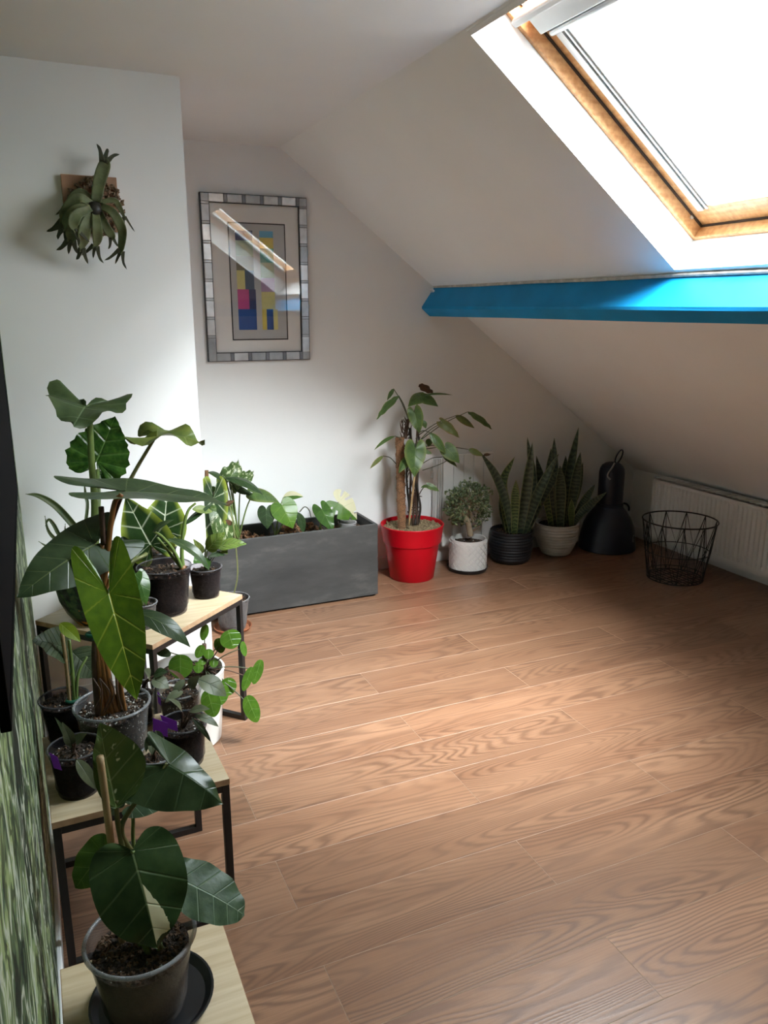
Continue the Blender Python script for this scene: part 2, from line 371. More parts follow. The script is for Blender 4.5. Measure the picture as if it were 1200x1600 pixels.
# ------------------------------------------------------------------ roof window
def roof_window(wname, OY0, OY1):
    win = thing(wname, 'lacquered pine roof window with pale aluminium blind rails', 'window', slope(OL1, OY1, .12)); win['kind'] = 'structure'; del win['category']
    def sbox(name, l0, l1, y0, y1, d0, d1, mat, parent=None, bevel=.003):
        return MB().box(slope((l0+l1)/2, (y0+y1)/2, (d0+d1)/2), (l1-l0, y1-y0, d1-d0), (SD, Vector((0, 1, 0)), SN)).build(name, mat, parent or win, bevel=bevel)
    F0, F1, G0, G1 = OL0-.0, OL1+.0, OY0, OY1
    FW = .052
    D0, D1 = .125, .25
    fr_l = sbox('frame_side', F0, F1, G1-FW*.35, G1+.04, D0, D1, M['pine'])
    sbox('frame_side', F0, F1, G0-.04, G0+FW*.35, D0, D1, M['pine'])
    sbox('frame_bottom', F1-FW*.35, F1+.04, G0, G1, D0, D1, M['pine'])
    sbox('frame_top', F0-.04, F0+FW*.6, G0, G1, D0, D1, M['pine'])
    gk = plain('dark_gasket', (.05, .03, .02), .7)
    for yy in (G1-.0235, G0+.0185): sbox('gasket', F0+.05, F1-.018, yy, yy+.005, .168, .18, gk, bevel=0)
    sbox('gasket', F1-.0235, F1-.0185, G0+.02, G1-.02, .168, .18, gk, bevel=0)
    # sash (four rails) one step further out
    a0, a1, b0, b1 = F0+.10, F1-.020, G0+.020, G1-.020
    sbox('sash_side', a0, a1, b1-.095, b1, .175, .235, M['pine']); sbox('sash_side', a0, a1, b0, b0+.095, .175, .235, M['pine'])
    sbox('sash_bottom', a1-.085, a1, b0+.075, b1-.075, .175, .235, M['pine']); sbox('sash_top', a0-.03, a0+.07, b0+.075, b1-.075, .175, .235, M['pine'])
    sbox('pane', a0+.06, a1-.075, b0+.065, b1-.065, .205, .211, M['glass'], bevel=0)
    # blind side rails: a flat pale strip and an inner channel with two ridges
    for sgn, yb in ((-1, b1-.040), (1, b0+.040)):
        rl = sbox('blind_rail', a0+.02, a1-.075, min(yb, yb+sgn*.022), max(yb, yb+sgn*.022), .167, .176, M['alu_white'], bevel=.001)
        for q in (0, 1):
            yy = yb + sgn*(.024+.014*q)
            sbox('rail_ridge', a0+.02, a1-.078, min(yy, yy+sgn*.008), max(yy, yy+sgn*.008), .164+.004*q, .178, M['alu'], rl, bevel=.001)
        yy = yb + sgn*.05
        sbox('rail_ridge', a0+.02, a1-.09, min(yy, yy+sgn*.006), max(yy, yy+sgn*.006), .172, .190, M['alu_white'], rl, bevel=.001)
    cas = sbox('blind_cassette', a0-.02, a0+.06, b0+.05, b1-.045, .125, .176, M['alu_white'], bevel=.004)
    sbox('cassette_slot', a0+.058, a0+.066, b0+.06, b1-.06, .14, .17, plain('dark_slot', (.03, .035, .05), .5), cas, bevel=0)
    MB().tube([slope(a0+.078, b0+.06, .15), slope(a0+.078, b1-.06, .15)], .012, 12).build('blind_bar', M['alu'], win, smooth=True)
    # grab bar at the top of the sash
    hb = sbox('handle_bar', F0+.068, F0+.092, G0+.05, G1-.045, .088, .110, M['alu_white'], bevel=.006)
    for yy in (G1-.075, G0+.09): sbox('handle_bracket', F0+.068, F0+.088, yy, yy+.02, .105, .15, M['alu'], hb)
    # screw cap in the frame side
    c_ = slope(F1-.075, G1-FW*.35-.001, .165)
    MB().tube([c_+Vector((0, .004, 0)), c_-Vector((0, .003, 0))], .007, 16).build('screw_cap', M['alu'], win, smooth=True)
roof_window('window_1', OY0, OY1)
# ------------------------------------------------------------------ blue roof beam
bt = thing('roof_beam', 'blue painted timber purlin running along the sloping ceiling below the roof window', 'beam', (2.1, 2, 1.52))
A0, B0, C0 = Vector((2.145, YB, 1.632)), Vector((2.064, YB, 1.519)), Vector((2.119, YB, 1.473))
dz = Vector((0, YF-YB, -.04))
bm_ = MB()
ys = [0, .02, .04] + [k/16 for k in range(1, 17)]
up_ = SN*.02
sec = [A0+up_, B0+(A0-B0)*.06, B0+(C0-B0)*.10, C0, C0+(A0-B0)+up_]
for i, t_ in enumerate(ys):
    jit = lambda s_: Vector((math.sin(i*2.3+s_)*.0012, 0, math.cos(i*1.7+s_*2)*.0012)) if i > 2 else Vector()
    for j, p in enumerate(sec): bm_.v.append(p + dz*t_ + (jit(j) if 0 < j < 4 else Vector()))
for i in range(len(ys)-1):
    for j in range(4): bm_.face((i*5+j, i*5+j+1, (i+1)*5+j+1, (i+1)*5+j))
bm_.face((4, 3, 2, 1, 0)); n_ = (len(ys)-1)*5; bm_.face((n_, n_+1, n_+2, n_+3, n_+4))
bm_.build('timber', M['blue'], bt)
gj = MB()
e0 = A0 + Vector((-.004, -.012, .002))
gj.tube([e0+dz*t_+Vector((math.sin(t_*60)*.0015, 0, math.cos(t_*47)*.0015)) for t_ in [k/30 for k in range(30)]], .0075, 8)
gj.build('joint_strip', M['grout'], bt, smooth=True)
MB().box(A0+Vector((-.018, -.018, -.022)), (.03, .035, .012), (SD, Vector((0, 1, 0)), SN)).build('plaster_patch', M['wall'], bt, bevel=.003)
# ------------------------------------------------------------------ framed picture on the gable
def picture():
    x0, x1, z0, z1 = .842, 1.388, 1.249, 2.063
    yb = YB; yf = YB-.032
    t = thing('framed_picture', 'tall framed abstract print behind glass in a segmented silver frame', 'picture', ((x0+x1)/2, yb, z0))
    fw = .046
    body = MB()
    for (a, b, c, d) in ((x0, x1, z0, z0+fw), (x0, x1, z1-fw, z1), (x0, x0+fw, z0+fw, z1-fw), (x1-fw, x1, z0+fw, z1-fw)): body.bx(a, b, yf+.006, yb, c, d)
    fr = body.build('frame', plain('dark_frame_edge', (.03, .03, .032), .35, metal=.3), t, bevel=.002)
    silv = [plain('silver_leaf_%d' % i, c, r_, metal=.85, var=.25, scale=14, bmp=.05) for i, (c, r_) in enumerate((((.62, .61, .60), .30), ((.42, .42, .42), .34), ((.22, .22, .23), .36), ((.75, .74, .73), .32)))]
    rnd = random.Random(3)
    def segs(n, horizontal, lo, hi, z, side):
        e = .004
        pos = [lo + (hi-lo)*k/n for k in range(n+1)]
        for k in range(n):
            a, b = pos[k], pos[k+1]
            w_ = (b-a)*(.80 if horizontal else .86)
            for (p, q, m_) in ((a, a+w_, silv[(0, 3, 1)[rnd.randrange(3)]]), (a+w_, b, silv[2] if horizontal else silv[1])):
                g = .0008
                if horizontal: mb = MB().bx(p+g, q-g, yf, yf+.008, z+e, z+fw-e)
                else: mb = MB().bx(z+e, z+fw-e, yf, yf+.008, p+g, q-g)
                mb.build('silver_block', m_, t, bevel=.0015)
    segs(5, True, x0+fw*.9, x1-fw*.9, z1-fw, 0); segs(5, True, x0+fw*.9, x1-fw*.9, z0, 0)
    segs(8, False, z0+fw*.9, z1-fw*.9, x0, 0); segs(8, False, z0+fw*.9, z1-fw*.9, x1-fw, 0)
    for (cx_, cz_) in ((x0, z0), (x1-fw, z0), (x0, z1-fw), (x1-fw, z1-fw)):
        MB().bx(cx_+.004, cx_+fw-.004, yf, yf+.008, cz_+.004, cz_+fw-.004).build('silver_block', silv[1], t, bevel=.002)
    MB().bx(x0+fw-.004, x1-fw+.004, yb-.014, yb-.010, z0+fw-.004, z1-fw+.004).build('mount', plain('warm_white_mount', (.92, .90, .87), .8, var=.02), t)
    # print: thin black rule, grey paper, two columns of plain colour blocks
    px0, px1, pz0, pz1 = .975, 1.272, 1.355, 1.932
    MB().bx(px0, px1, yb-.0155, yb-.0135, pz0, pz1).build('black_rule', plain('print_rule', (.02, .018, .018), .6), t)
    pr = MB().bx(px0+.006, px1-.006, yb-.0165, yb-.015, pz0+.006, pz1-.006).build('print_paper', plain('grey_print_paper', (.58, .58, .58), .7, var=.02), t)
    def cm(n, c): return plain('ink_'+n, c, .6, var=.05, scale=60)
    inks = {k: cm(k, c) for k, c in dict(navy=(.05, .06, .16), blue=(.03, .10, .36), sky=(.14, .42, .62), yellow=(.78, .62, .12), lemon=(.72, .66, .26), teal=(.10, .36, .30), sage=(.36, .48, .36), olive=(.22, .20, .13), pink=(.62, .09, .30), mauve=(.46, .30, .50), slate=(.09, .14, .22), white=(.75, .75, .72), black=(.02, .02, .02)).items()}
    def blk(u0, u1, v0, v1, ink):
        xa, xb = px0+(px1-px0)*u0, px0+(px1-px0)*u1; za, zb = pz0+(pz1-pz0)*v0, pz0+(pz1-pz0)*v1
        MB().bx(xa, xb, yb-.0170, yb-.0164, za, zb).build('colour_block', inks[ink], pr)
    for row in ((.12, .42, .85, .935, 'navy'), (.12, .42, .72, .85, 'sage'), (.12, .42, .60, .72, 'olive'), (.12, .26, .44, .60, 'lemon'), (.26, .42, .44, .60, 'slate'),
                (.12, .32, .27, .44, 'pink'), (.32, .44, .27, .44, 'navy'), (.12, .44, .09, .27, 'blue'),
                (.54, .78, .88, .935, 'sky'), (.54, .78, .79, .88, 'yellow'), (.54, .78, .67, .79, 'teal'), (.54, .78, .54, .67, 'sage'), (.54, .78, .42, .54, 'mauve'), (.54, .78, .27, .42, 'lemon'),
                (.54, .62, .09, .27, 'yellow'), (.62, .74, .09, .27, 'blue'), (.74, .82, .09, .27, 'lemon')): blk(*row)
    MB().bx(x0+fw-.003, x1-fw+.003, yb-.024, yb-.0215, z0+fw-.003, z1-fw+.003).build('pane', M['pic_glass'], t)
M['pic_glass'] = thin_glass('picture_glass', (.98, .98, .98), 1.0)
picture()
# ------------------------------------------------------------------ screen on the mural wall
def screen():
    xf, y0, y1, z0, z1 = -.0445, .690, 1.735, 1.148, 1.76
    t = thing('wall_screen', 'thin dark screen with black frame hanging on the leaf-print wall', 'screen', (XL, (y0+y1)/2, z0))
    MB().bx(xf-.006, xf-.001, y0+.012, y1-.012, z0+.012, z1-.012).build('display', plain('dark_glass_panel', (.006, .006, .007), .8, var=.1, spec=.02), t)
    fr = plain('screen_frame', (.005, .005, .005), .8, spec=.02)
    MB().bx(xf-.009, xf, y0, y0+.014, z0, z1).build('frame_bar', fr, t, bevel=.001); MB().bx(xf-.009, xf, y1-.014, y1, z0, z1).build('frame_bar', fr, t, bevel=.001)
    MB().bx(xf-.009, xf, y0+.014, y1-.014, z0, z0+.014).build('frame_bar', fr, t, bevel=.001); MB().bx(xf-.009, xf, y0+.014, y1-.014, z1-.014, z1).build('frame_bar', fr, t, bevel=.001)
    MB().bx(XL, xf-.006, y0+.3, y1-.3, z0+.15, z1-.15).build('wall_bracket', fr, t)
screen()
# ------------------------------------------------------------------ three cube side tables
def table(label, cx, cy, size, h, rot, wood, bar_axis=0):
    t = thing('side_table', label, 'table', (cx, cy, 0), 'nest of cube side tables along the mural wall')
    X = Vector((math.cos(rot), math.sin(rot), 0)); Y = Vector((-math.sin(rot), math.cos(rot), 0)); Z = Vector((0, 0, 1)); c = Vector((cx, cy, 0)); s = size; q = .018
    tp = MB().box(c+Z*(h-.008), (s, s, .016), (X, Y, Z)).build('tabletop', wood, t, bevel=.001)
    e = MB()
    for sg in (-1, 1):
        e.box(c+X*(sg*(s/2+.0004))+Z*(h-.008), (.001, s, .0155), (X, Y, Z)); e.box(c+Y*(sg*(s/2+.0004))+Z*(h-.008), (s, .001, .0155), (X, Y, Z))
    e.build('edge_band', M['table_edge'], tp)
    i = s/2 - q/2
    for sx in (-1, 1):
        for sy in (-1, 1): MB().box(c+X*(sx*i)+Y*(sy*i)+Z*((h-.016)/2), (q, q, h-.016), (X, Y, Z)).build('leg', M['black_metal'], t, bevel=.001)
    for sg in (-1, 1):
        MB().box(c+Y*(sg*i)+Z*(h-.016-q/2), (s-2*q, q, q), (X, Y, Z)).build('top_rail', M['black_metal'], t); MB().box(c+X*(sg*i)+Z*(h-.016-q/2), (q, s-2*q, q), (X, Y, Z)).build('top_rail', M['black_metal'], t)
        MB().box(c+Y*(sg*i)+Z*(q/2), (s-2*q, q, q), (X, Y, Z)).build('foot_rail', M['black_metal'], t)
    return t
TF = (.282, 2.70)
table('largest black framed cube table with pale oak top, turned diagonally against the chimney breast', TF[0], TF[1], .49, .5, math.radians(42+90), M['table_wood_r'])
table('middle sized black framed cube table with pale oak top, crowded with nursery pots', .14, 1.895, .40, .4, math.radians(1.5), M['table_wood'])
table('smallest and lowest cube table with pale oak top, holding one philodendron', .093, 1.212, .304, .3, 0, M['table_wood'])
# ------------------------------------------------------------------ radiators
def radiator_panel():
    xf, xb = 3.575, 3.655; y1 = 3.80; y0 = y1-1.6; z0, z1 = .085, .478
    t = thing('panel_radiator', 'long white ribbed panel radiator under the low end of the slope', 'radiator', (XR, (y0+y1)/2, 0))
    m = M['radiator']
    prof = []; n = 48; pitch = (y1-y0-.04)/n
    mb = MB(); zs = [z0, z0+.03, z0+.05, z1-.05, z1-.03, z1]
    ys_ = [y0, y0+.02]; dp = [0, 0]
    for k in range(n):
        b = y0+.02+k*pitch
        for f, d in ((.15, 0), (.30, 1), (.70, 1), (.85, 0)): ys_.append(b+f*pitch); dp.append(d)
    ys_ += [y1-.02, y1]; dp += [0, 0]
    for z in zs:
        inr = 1 if z0+.04 < z < z1-.04 else 0
        for y, d in zip(ys_, dp): mb.v.append(Vector((xf + d*inr*.007, y, z)))
    W = len(ys_)
    for i in range(len(zs)-1):
        for k in range(W-1): mb.face((i*W+k, i*W+k+1, (i+1)*W+k+1, (i+1)*W+k))
    mb.build('front_panel', m, t)
    MB().bx(xb-.008, xb, y0, y1, z0, z1).build('rear_panel', m, t)
    for y in (y0, y1): MB().bx(xf, xb, y-.002, y+.002, z0+.01, z1).build('side_cover', m, t)
    k = y0+.01
    gb = MB().bx(xf, xb, y0, y1, z1-.012, z1-.006).build('top_grille', M['radiator'], t)
    while k < y1-.02:
        MB().bx(xf, xb, k, k+.022, z1-.006, z1+.002).build('grille_bar', m, gb); k += .04
    for y in (y0+.2, y1-.2): MB().bx(xb, XR-.0005, y-.02, y+.02, z0+.08, z1-.08).build('bracket', m, t)
M['radiator'] = plain('white_radiator_enamel', (.74, .74, .72), .4, var=.02)
radiator_panel()
def radiator_slats():
    x0, x1, z0, z1 = 2.185, 2.53, .115, .672; yf, yb = YB-.078, YB-.01
    t = thing('slat_radiator', 'flat white vertical slat radiator on the gable behind the jade plant', 'radiator', ((x0+x1)/2, YB, 0))
    n = 5; w_ = (x1-x0)/n
    for k in range(n): MB().bx(x0+k*w_+.0016, x0+(k+1)*w_-.0016, yf, yf+.02, z0, z1).build('slat', M['radiator'], t, bevel=.002)
    MB().bx(x0+.004, x1-.004, yf+.02, yf+.028, z0+.01, z1-.01).build('back_panel', M['radiator'], t)
    for k in range(3): MB().bx(x0-.012-.015*k, x0-.003-.015*k, yf+.012, yb-.01, z0+.02, z1-.02).build('side_fin', M['radiator'], t, bevel=.002)
    MB().bx(x0-.045, x1-.06, yb-.022, YB, z0+.10, z0+.14).build('bracket', M['radiator'], t); MB().bx(x0-.045, x1-.06, yb-.022, YB, z1-.14, z1-.10).build('bracket', M['radiator'], t)
    MB().bx(x0-.04, x1-.02, yf+.026, yb-.02, z0+.05, z1-.05).build('core', M['radiator'], t)
radiator_slats()
# ------------------------------------------------------------------ industrial lamp standing on the floor
def lamp():
    c = Vector((3.345, 3.925, 0)); navy = plain('dark_navy_enamel', (.010, .014, .030), .38, var=.3, scale=12)
    t = thing('pendant_lamp', 'unhung dark navy industrial bell lamp standing on the floor in the corner', 'lamp', c)
    MB().lathe(c, [(.172, .002), (.182, .004), (.184, .014), (.180, .024), (.178, .05), (.172, .10), (.158, .16), (.136, .21), (.108, .25), (.088, .275), (.082, .285), (.078, .285), (.10, .25), (.13, .205), (.15, .16), (.165, .10), (.172, .03), (.172, .002)], 48).build('shade', navy, t, smooth=True)
    MB().lathe(c, [(.0, .27), (.078, .272), (.086, .285), (.086, .30), (.078, .305), (.080, .32), (.080, .50), (.076, .525), (.064, .548), (.044, .562), (.02, .568), (0, .569)], 40).build('gear_housing', navy, t, smooth=True)
    ring = [c + Vector((.012 + .030*math.sin(a)*.75 + .02*math.cos(a)*0, -.02, .605 + .042*-math.cos(a))) + Vector((.018*(1-math.cos(a)), 0, 0)) for a in [2*PI*k/20 for k in range(21)]]
    MB().tube(ring, .0045, 8).build('hanging_loop', navy, t, smooth=True)
    MB().tube(curve([c+Vector((-.01, -.03, .565)), c+Vector((-.05, -.06, .55)), c+Vector((-.075, -.05, .50)), c+Vector((-.06, -.06, .47))]), .006, 8).build('cable_stub', plain('pale_cable', (.30, .30, .29), .6), t, smooth=True)
    MB().tube(curve([c+Vector((.078, -.04, .30)), c+Vector((.098, -.05, .292)), c+Vector((.112, -.055, .272)), c+Vector((.114, -.055, .25))]), .006, 8).build('clip', navy, t, smooth=True)
    d = Vector((.42, -.907, 0)); s_ = Vector((.907, .42, 0))
    p = c + d*.181 + Vector((0, 0, .085)); lm = plain('sticker_grey', (.35, .35, .36), .6)
    mk = MB()
    for (a, b, e, f) in ((-.012, .03, .014, .026), (-.006, .028, -.014, -.012), (-.004, .010, .004, -.018)):
        mk.tube([p+s_*a+Vector((0, 0, b))-d*.003, p+s_*e+Vector((0, 0, f))-d*.003], .0025, 6)
    mk.build('maker_mark', lm, t)
lamp()
# ------------------------------------------------------------------ wire basket
def basket():
    b = at_z(1054, 902, 0); c = Vector((b.x, b.y, 0)); top = at_y(1064, 812, b.y).z; R0, R1 = .155, .205; r_ = .0028
    t = thing('wire_basket', 'black geometric wire waste basket standing on the floor by the radiator', 'basket', c)
    def P(a, f): return c + Vector((math.cos(a)*lerp(R0, R1, f), math.sin(a)*lerp(R0, R1, f), r_ + f*(top-r_)))
    def ring(f, rr): return MB().tube([P(2*PI*k/40, f) for k in range(41)], rr, 6)
    ring(1, .0042).build('rim_wire', M['black_metal'], t, smooth=True); ring(.0, .0032).build('base_ring', M['black_metal'], t, smooth=True); ring(.47, .0026).build('middle_ring', M['black_metal'], t, smooth=True); ring(.06, .0022).build('base_ring', M['black_metal'], t, smooth=True)
    n = 11
    for k in range(n):
        a, h, d = 2*PI*k/n, 2*PI*(k+.5)/n, 2*PI*(k+1)/n
        MB().tube([P(a, 0), P(a+.05, 1)], r_*.8, 5).build('wire', M['black_metal'], t)
        MB().tube([P(a+.05, 1), P(h, .47), P(d+.05, 1)], r_*.8, 5).build('wire', M['black_metal'], t)
        MB().tube([P(a, 0), P(h, .47), P(d, 0)], r_*.7, 5).build('wire', M['black_metal'], t)
        MB().tube([P(a+.05, 1), P(a+.05+PI/n*1.4, .0)], r_*.7, 5).build('wire', M['black_metal'], t)
    fl_ = MB()
    for k in range(-4, 5):
        x = k*R0/5; q = math.sqrt(max(0, R0*R0-x*x)); fl_.tube([c+Vector((x, -q, r_)), c+Vector((x, q, r_))], r_*.8, 5)
        if k % 2 == 0: fl_.tube([c+Vector((-q, x, r_)), c+Vector((q, x, r_))], r_*.8, 5)
    fl_.build('base_mesh', M['black_metal'], t)
basket()
# ------------------------------------------------------------------ plant materials
def leaf_mat(name, base, dark, vein, nv=7, vw=.10, midw=.035, rough=.38, cream=None, cmask=None, edge=None, bmp=.35, vmix=.55, trans=.12, mott=6):
    m, nt, bs = new_mat(name); bs.inputs['Specular IOR Level'].default_value = .36
    base, dark = [(c[0]*.86, c[1]*.80, c[2]*.60) for c in (base, dark)]
    uv = N(nt, 'ShaderNodeTexCoord').outputs['UV']; sp = N(nt, 'ShaderNodeSeparateXYZ'); nt.links.new(uv, sp.inputs[0])
    U, V = sp.outputs['X'], sp.outputs['Y']
    s = math_n(nt, 'ABSOLUTE', math_n(nt, 'MULTIPLY_ADD', V, 2.0, -1.0))
    co = objco(nt); ns = noise(nt, co, mott*6, 3)
    c = mixc(nt, ramp(nt, ns, [(.32, (0,0,0)), (.68, (1,1,1))]), dark, base)
    if edge: c = mixc(nt, ramp(nt, s, [(.68, (0,0,0)), (.98, (1,1,1))]), c, edge)
    if cmask == 'flecks':
        f = ramp(nt, noise(nt, mapping(nt, uv, (14, 5, 1)), 1.0, 2), [(.66, (0,0,0)), (.70, (1,1,1))]); c = mixc(nt, f, c, cream)
    elif cmask == 'marble':
        f = ramp(nt, noise(nt, mapping(nt, uv, (7, 4, 1)), 1.0, 5, .7), [(.53, (0,0,0)), (.60, (1,1,1))]); c = mixc(nt, f, c, cream)
    elif cmask == 'half':
        k = math_n(nt, 'ADD', V, math_n(nt, 'MULTIPLY_ADD', noise(nt, mapping(nt, uv, (6, 3, 1)), 1.0, 3), .25, -.125))
        c = mixc(nt, ramp(nt, k, [(.50, (0,0,0)), (.52, (1,1,1))]), c, cream)
    elif cmask == 'sector':
        w1 = math_n(nt, 'MULTIPLY_ADD', noise(nt, mapping(nt, uv, (16, 16, 1)), 1.0, 3), .05, -.025)
        t1 = math_n(nt, 'ADD', U, w1)
        a = math_n(nt, 'MULTIPLY', math_n(nt, 'GREATER_THAN', V, .505), math_n(nt, 'LESS_THAN', math_n(nt, 'ADD', V, math_n(nt, 'MULTIPLY', t1, -2.0)), -.74))
        a = math_n(nt, 'MULTIPLY', a, math_n(nt, 'LESS_THAN', math_n(nt, 'ADD', t1, math_n(nt, 'MULTIPLY', V, .25)), 1.10))
        c = mixc(nt, a, c, cream)
    lat = math_n(nt, 'PINGPONG', math_n(nt, 'MULTIPLY', U, float(nv)), .5)
    lv = math_n(nt, 'LESS_THAN', lat, vw*.5)
    lv = math_n(nt, 'MULTIPLY', ramp(nt, lat, [(0, (1,1,1)), (vw, (0,0,0))]), math_n(nt, 'SUBTRACT', 1.0, math_n(nt, 'MULTIPLY', s, .55)))
    mv = ramp(nt, s, [(midw*.6, (1,1,1)), (midw*1.6, (0,0,0))])
    c = mixc(nt, math_n(nt, 'MULTIPLY', lv, vmix), c, vein); c = mixc(nt, math_n(nt, 'MULTIPLY', mv, min(1, vmix*1.4)), c, vein)
    nt.links.new(c, bs.inputs['Base Color']); bs.inputs['Roughness'].default_value = rough
    h = math_n(nt, 'ADD', math_n(nt, 'MULTIPLY', lv, -1.0), math_n(nt, 'ADD', math_n(nt, 'MULTIPLY', mv, -1.0), math_n(nt, 'MULTIPLY', ns, .5)))
    bump(nt, bs, h, bmp, .004)
    tl = N(nt, 'ShaderNodeBsdfTranslucent'); nt.links.new(c, tl.inputs['Color']); mx = N(nt, 'ShaderNodeMixShader'); mx.inputs[0].default_value = trans
    out = nt.nodes['Material Output']; nt.links.new(bs.outputs[0], mx.inputs[1]); nt.links.new(tl.outputs[0], mx.inputs[2]); nt.links.new(mx.outputs[0], out.inputs['Surface'])
    return m
LM_ = {}
LM_['alo_top'] = leaf_mat('alocasia_grey_green', (.085, .140, .065), (.050, .092, .045), (.16, .23, .11), 6, .07, .03, .5, vmix=.5)
LM_['alo_crinkle'] = leaf_mat('alocasia_crinkled', (.045, .125, .022), (.016, .060, .012), (.12, .22, .06), 8, .12, .03, .22, bmp=.9, vmix=.4, mott=10)
LM_['alo_pale'] = leaf_mat('alocasia_young', (.17, .23, .06), (.09, .15, .045), (.22, .28, .10), 6, .07, .03, .45, vmix=.4)
LM_['bil_dark'] = leaf_mat('arrow_leaf', (.052, .095, .050), (.032, .064, .034), (.22, .27, .09), 11, .05, .026, .33, vmix=.30, bmp=.3)
LM_['bil_new'] = leaf_mat('arrow_leaf_bright', (.120, .230, .022), (.075, .165, .018), (.45, .50, .06), 9, .055, .030, .22, vmix=.6, bmp=.5)
LM_['frydek'] = leaf_mat('white_veined_alocasia', (.030, .078, .022), (.014, .042, .016), (.60, .66, .48), 7, .075, .035, .42, edge=(.26, .33, .04), vmix=.9)
LM_['heart'] = leaf_mat('glossy_heart_green', (.060, .150, .035), (.038, .105, .028), (.15, .26, .08), 6, .06, .03, .3, vmix=.4)
LM_['heart_br'] = leaf_mat('bright_heart_green', (.095, .220, .030), (.065, .165, .024), (.22, .33, .08), 6, .06, .03, .35, vmix=.45)
LM_['lime'] = leaf_mat('lime_new_leaf', (.24, .36, .025), (.18, .29, .02), (.36, .46, .08), 6, .06, .03, .4, vmix=.35, trans=.25)
LM_['deep'] = leaf_mat('deep_green', (.038, .082, .035), (.024, .055, .025), (.10, .16, .07), 8, .06, .028, .38, vmix=.4)
LM_['ribbed'] = leaf_mat('ribbed_grey_green', (.065, .10, .055), (.038, .065, .036), (.11, .15, .085), 14, .12, .03, .45, vmix=.5, bmp=.7)
LM_['quilted'] = leaf_mat('quilted_light_green', (.16, .25, .06), (.10, .18, .045), (.30, .38, .13), 10, .13, .03, .4, vmix=.8, bmp=.9)
LM_['silver'] = leaf_mat('silvery_satin_leaf', (.150, .185, .135), (.095, .125, .090), (.07, .10, .06), 5, .05, .05, .4, vmix=.5)
LM_['blackish'] = leaf_mat('black_green_gloss', (.022, .034, .020), (.012, .020, .012), (.10, .12, .08), 5, .05, .05, .18, vmix=.5)
LM_['n_fleck'] = leaf_mat('philodendron_cream_flecks', (.110, .190, .065), (.075, .145, .050), (.36, .44, .20), 7, .05, .028, .35, cream=(.55, .60, .36), cmask='flecks', vmix=.5)
LM_['n_sector'] = leaf_mat('philodendron_cream_sector', (.040, .085, .034), (.024, .058, .024), (.19, .26, .12), 7, .05, .020, .26, cream=(.72, .70, .46), cmask='sector', vmix=.5)
LM_['n_dark'] = leaf_mat('philodendron_dark', (.050, .090, .046), (.030, .060, .030), (.10, .16, .08), 7, .05, .025, .28, cream=(.40, .45, .28), cmask=None, vmix=.45)
LM_['n_blue'] = leaf_mat('blue_green_veined', (.075, .135, .085), (.045, .090, .058), (.24, .33, .22), 9, .06, .02, .42, vmix=.7, bmp=.4, mott=12)
LM_['n_left'] = leaf_mat('fresh_green_back', (.075, .175, .022), (.050, .130, .018), (.20, .30, .07), 7, .05, .03, .38, vmix=.4, trans=.2)
LM_['marble'] = leaf_mat('marbled_cream_monstera', (.075, .150, .045), (.05, .11, .03), (.25, .32, .14), 6, .05, .03, .4, cream=(.55, .60, .40), cmask='marble', vmix=.4)
LM_['half'] = leaf_mat('half_cream_monstera', (.095, .215, .035), (.06, .16, .026), (.30, .36, .16), 6, .05, .03, .35, cream=(.56, .54, .36), cmask='half', vmix=.4)
LM_['pilea'] = leaf_mat('pilea_green', (.080, .185, .026), (.052, .135, .020), (.20, .32, .08), 5, .05, .03, .24, vmix=.3, trans=.2)
LM_['phil'] = leaf_mat('red_pot_philodendron', (.095, .180, .060), (.058, .122, .044), (.17, .24, .09), 6, .06, .03, .4, edge=(.15, .19, .05), vmix=.4)
LM_['phil_yel'] = leaf_mat('red_pot_philodendron_yellowing', (.18, .23, .075), (.11, .15, .05), (.20, .22, .08), 6, .06, .03, .45, edge=(.24, .17, .05), vmix=.4)
LM_['phil_dry'] = leaf_mat('dried_brown_leaf', (.115, .060, .034), (.07, .036, .022), (.15, .09, .05), 6, .06, .03, .6, vmix=.4)
LM_['phil_dk'] = LM_['phil']; LM_['frydek_dk'] = LM_['frydek']; LM_['bil_mid'] = LM_['bil_dark']
def snake_mat(name, g, d, e):
    m, nt, bs = new_mat(name)
    uv = N(nt, 'ShaderNodeTexCoord').outputs['UV']; sp = N(nt, 'ShaderNodeSeparateXYZ'); nt.links.new(uv, sp.inputs[0])
    wv = N(nt, 'ShaderNodeTexWave'); wv.inputs['Scale'].default_value = 1.0; wv.inputs['Distortion'].default_value = 6; wv.inputs['Detail'].default_value = 3; wv.inputs['Detail Scale'].default_value = 1.5
    nt.links.new(mapping(nt, uv, (6, .9, 1)), wv.inputs['Vector'])
    c = mixc(nt, ramp(nt, wv.outputs['Fac'], [(.35, (0,0,0)), (.7, (1,1,1))]), d, g)
    s = math_n(nt, 'ABSOLUTE', math_n(nt, 'MULTIPLY_ADD', sp.outputs['Y'], 2.0, -1.0))
    c = mixc(nt, ramp(nt, s, [(.84, (0,0,0)), (.90, (1,1,1))]), c, e)
    nt.links.new(c, bs.inputs['Base Color']); bs.inputs['Roughness'].default_value = .38
    return m
LM_['snake'] = snake_mat('snake_plant_dark', (.075, .110, .065), (.034, .056, .038), (.15, .18, .09))
LM_['snake_lt'] = snake_mat('snake_plant_light', (.14, .20, .07), (.045, .080, .035), (.24, .27, .10))
LM_['strap'] = plain('strap_leaf_green', (.12, .17, .065), .4, var=.25, scale=30)
LM_['fern'] = plain('staghorn_green', (.125, .150, .062), .6, var=.45, scale=30, bmp=.15)
LM_['fern_tip'] = plain('staghorn_tip', (.050, .055, .028), .6, var=.4, scale=30)
ST = {}
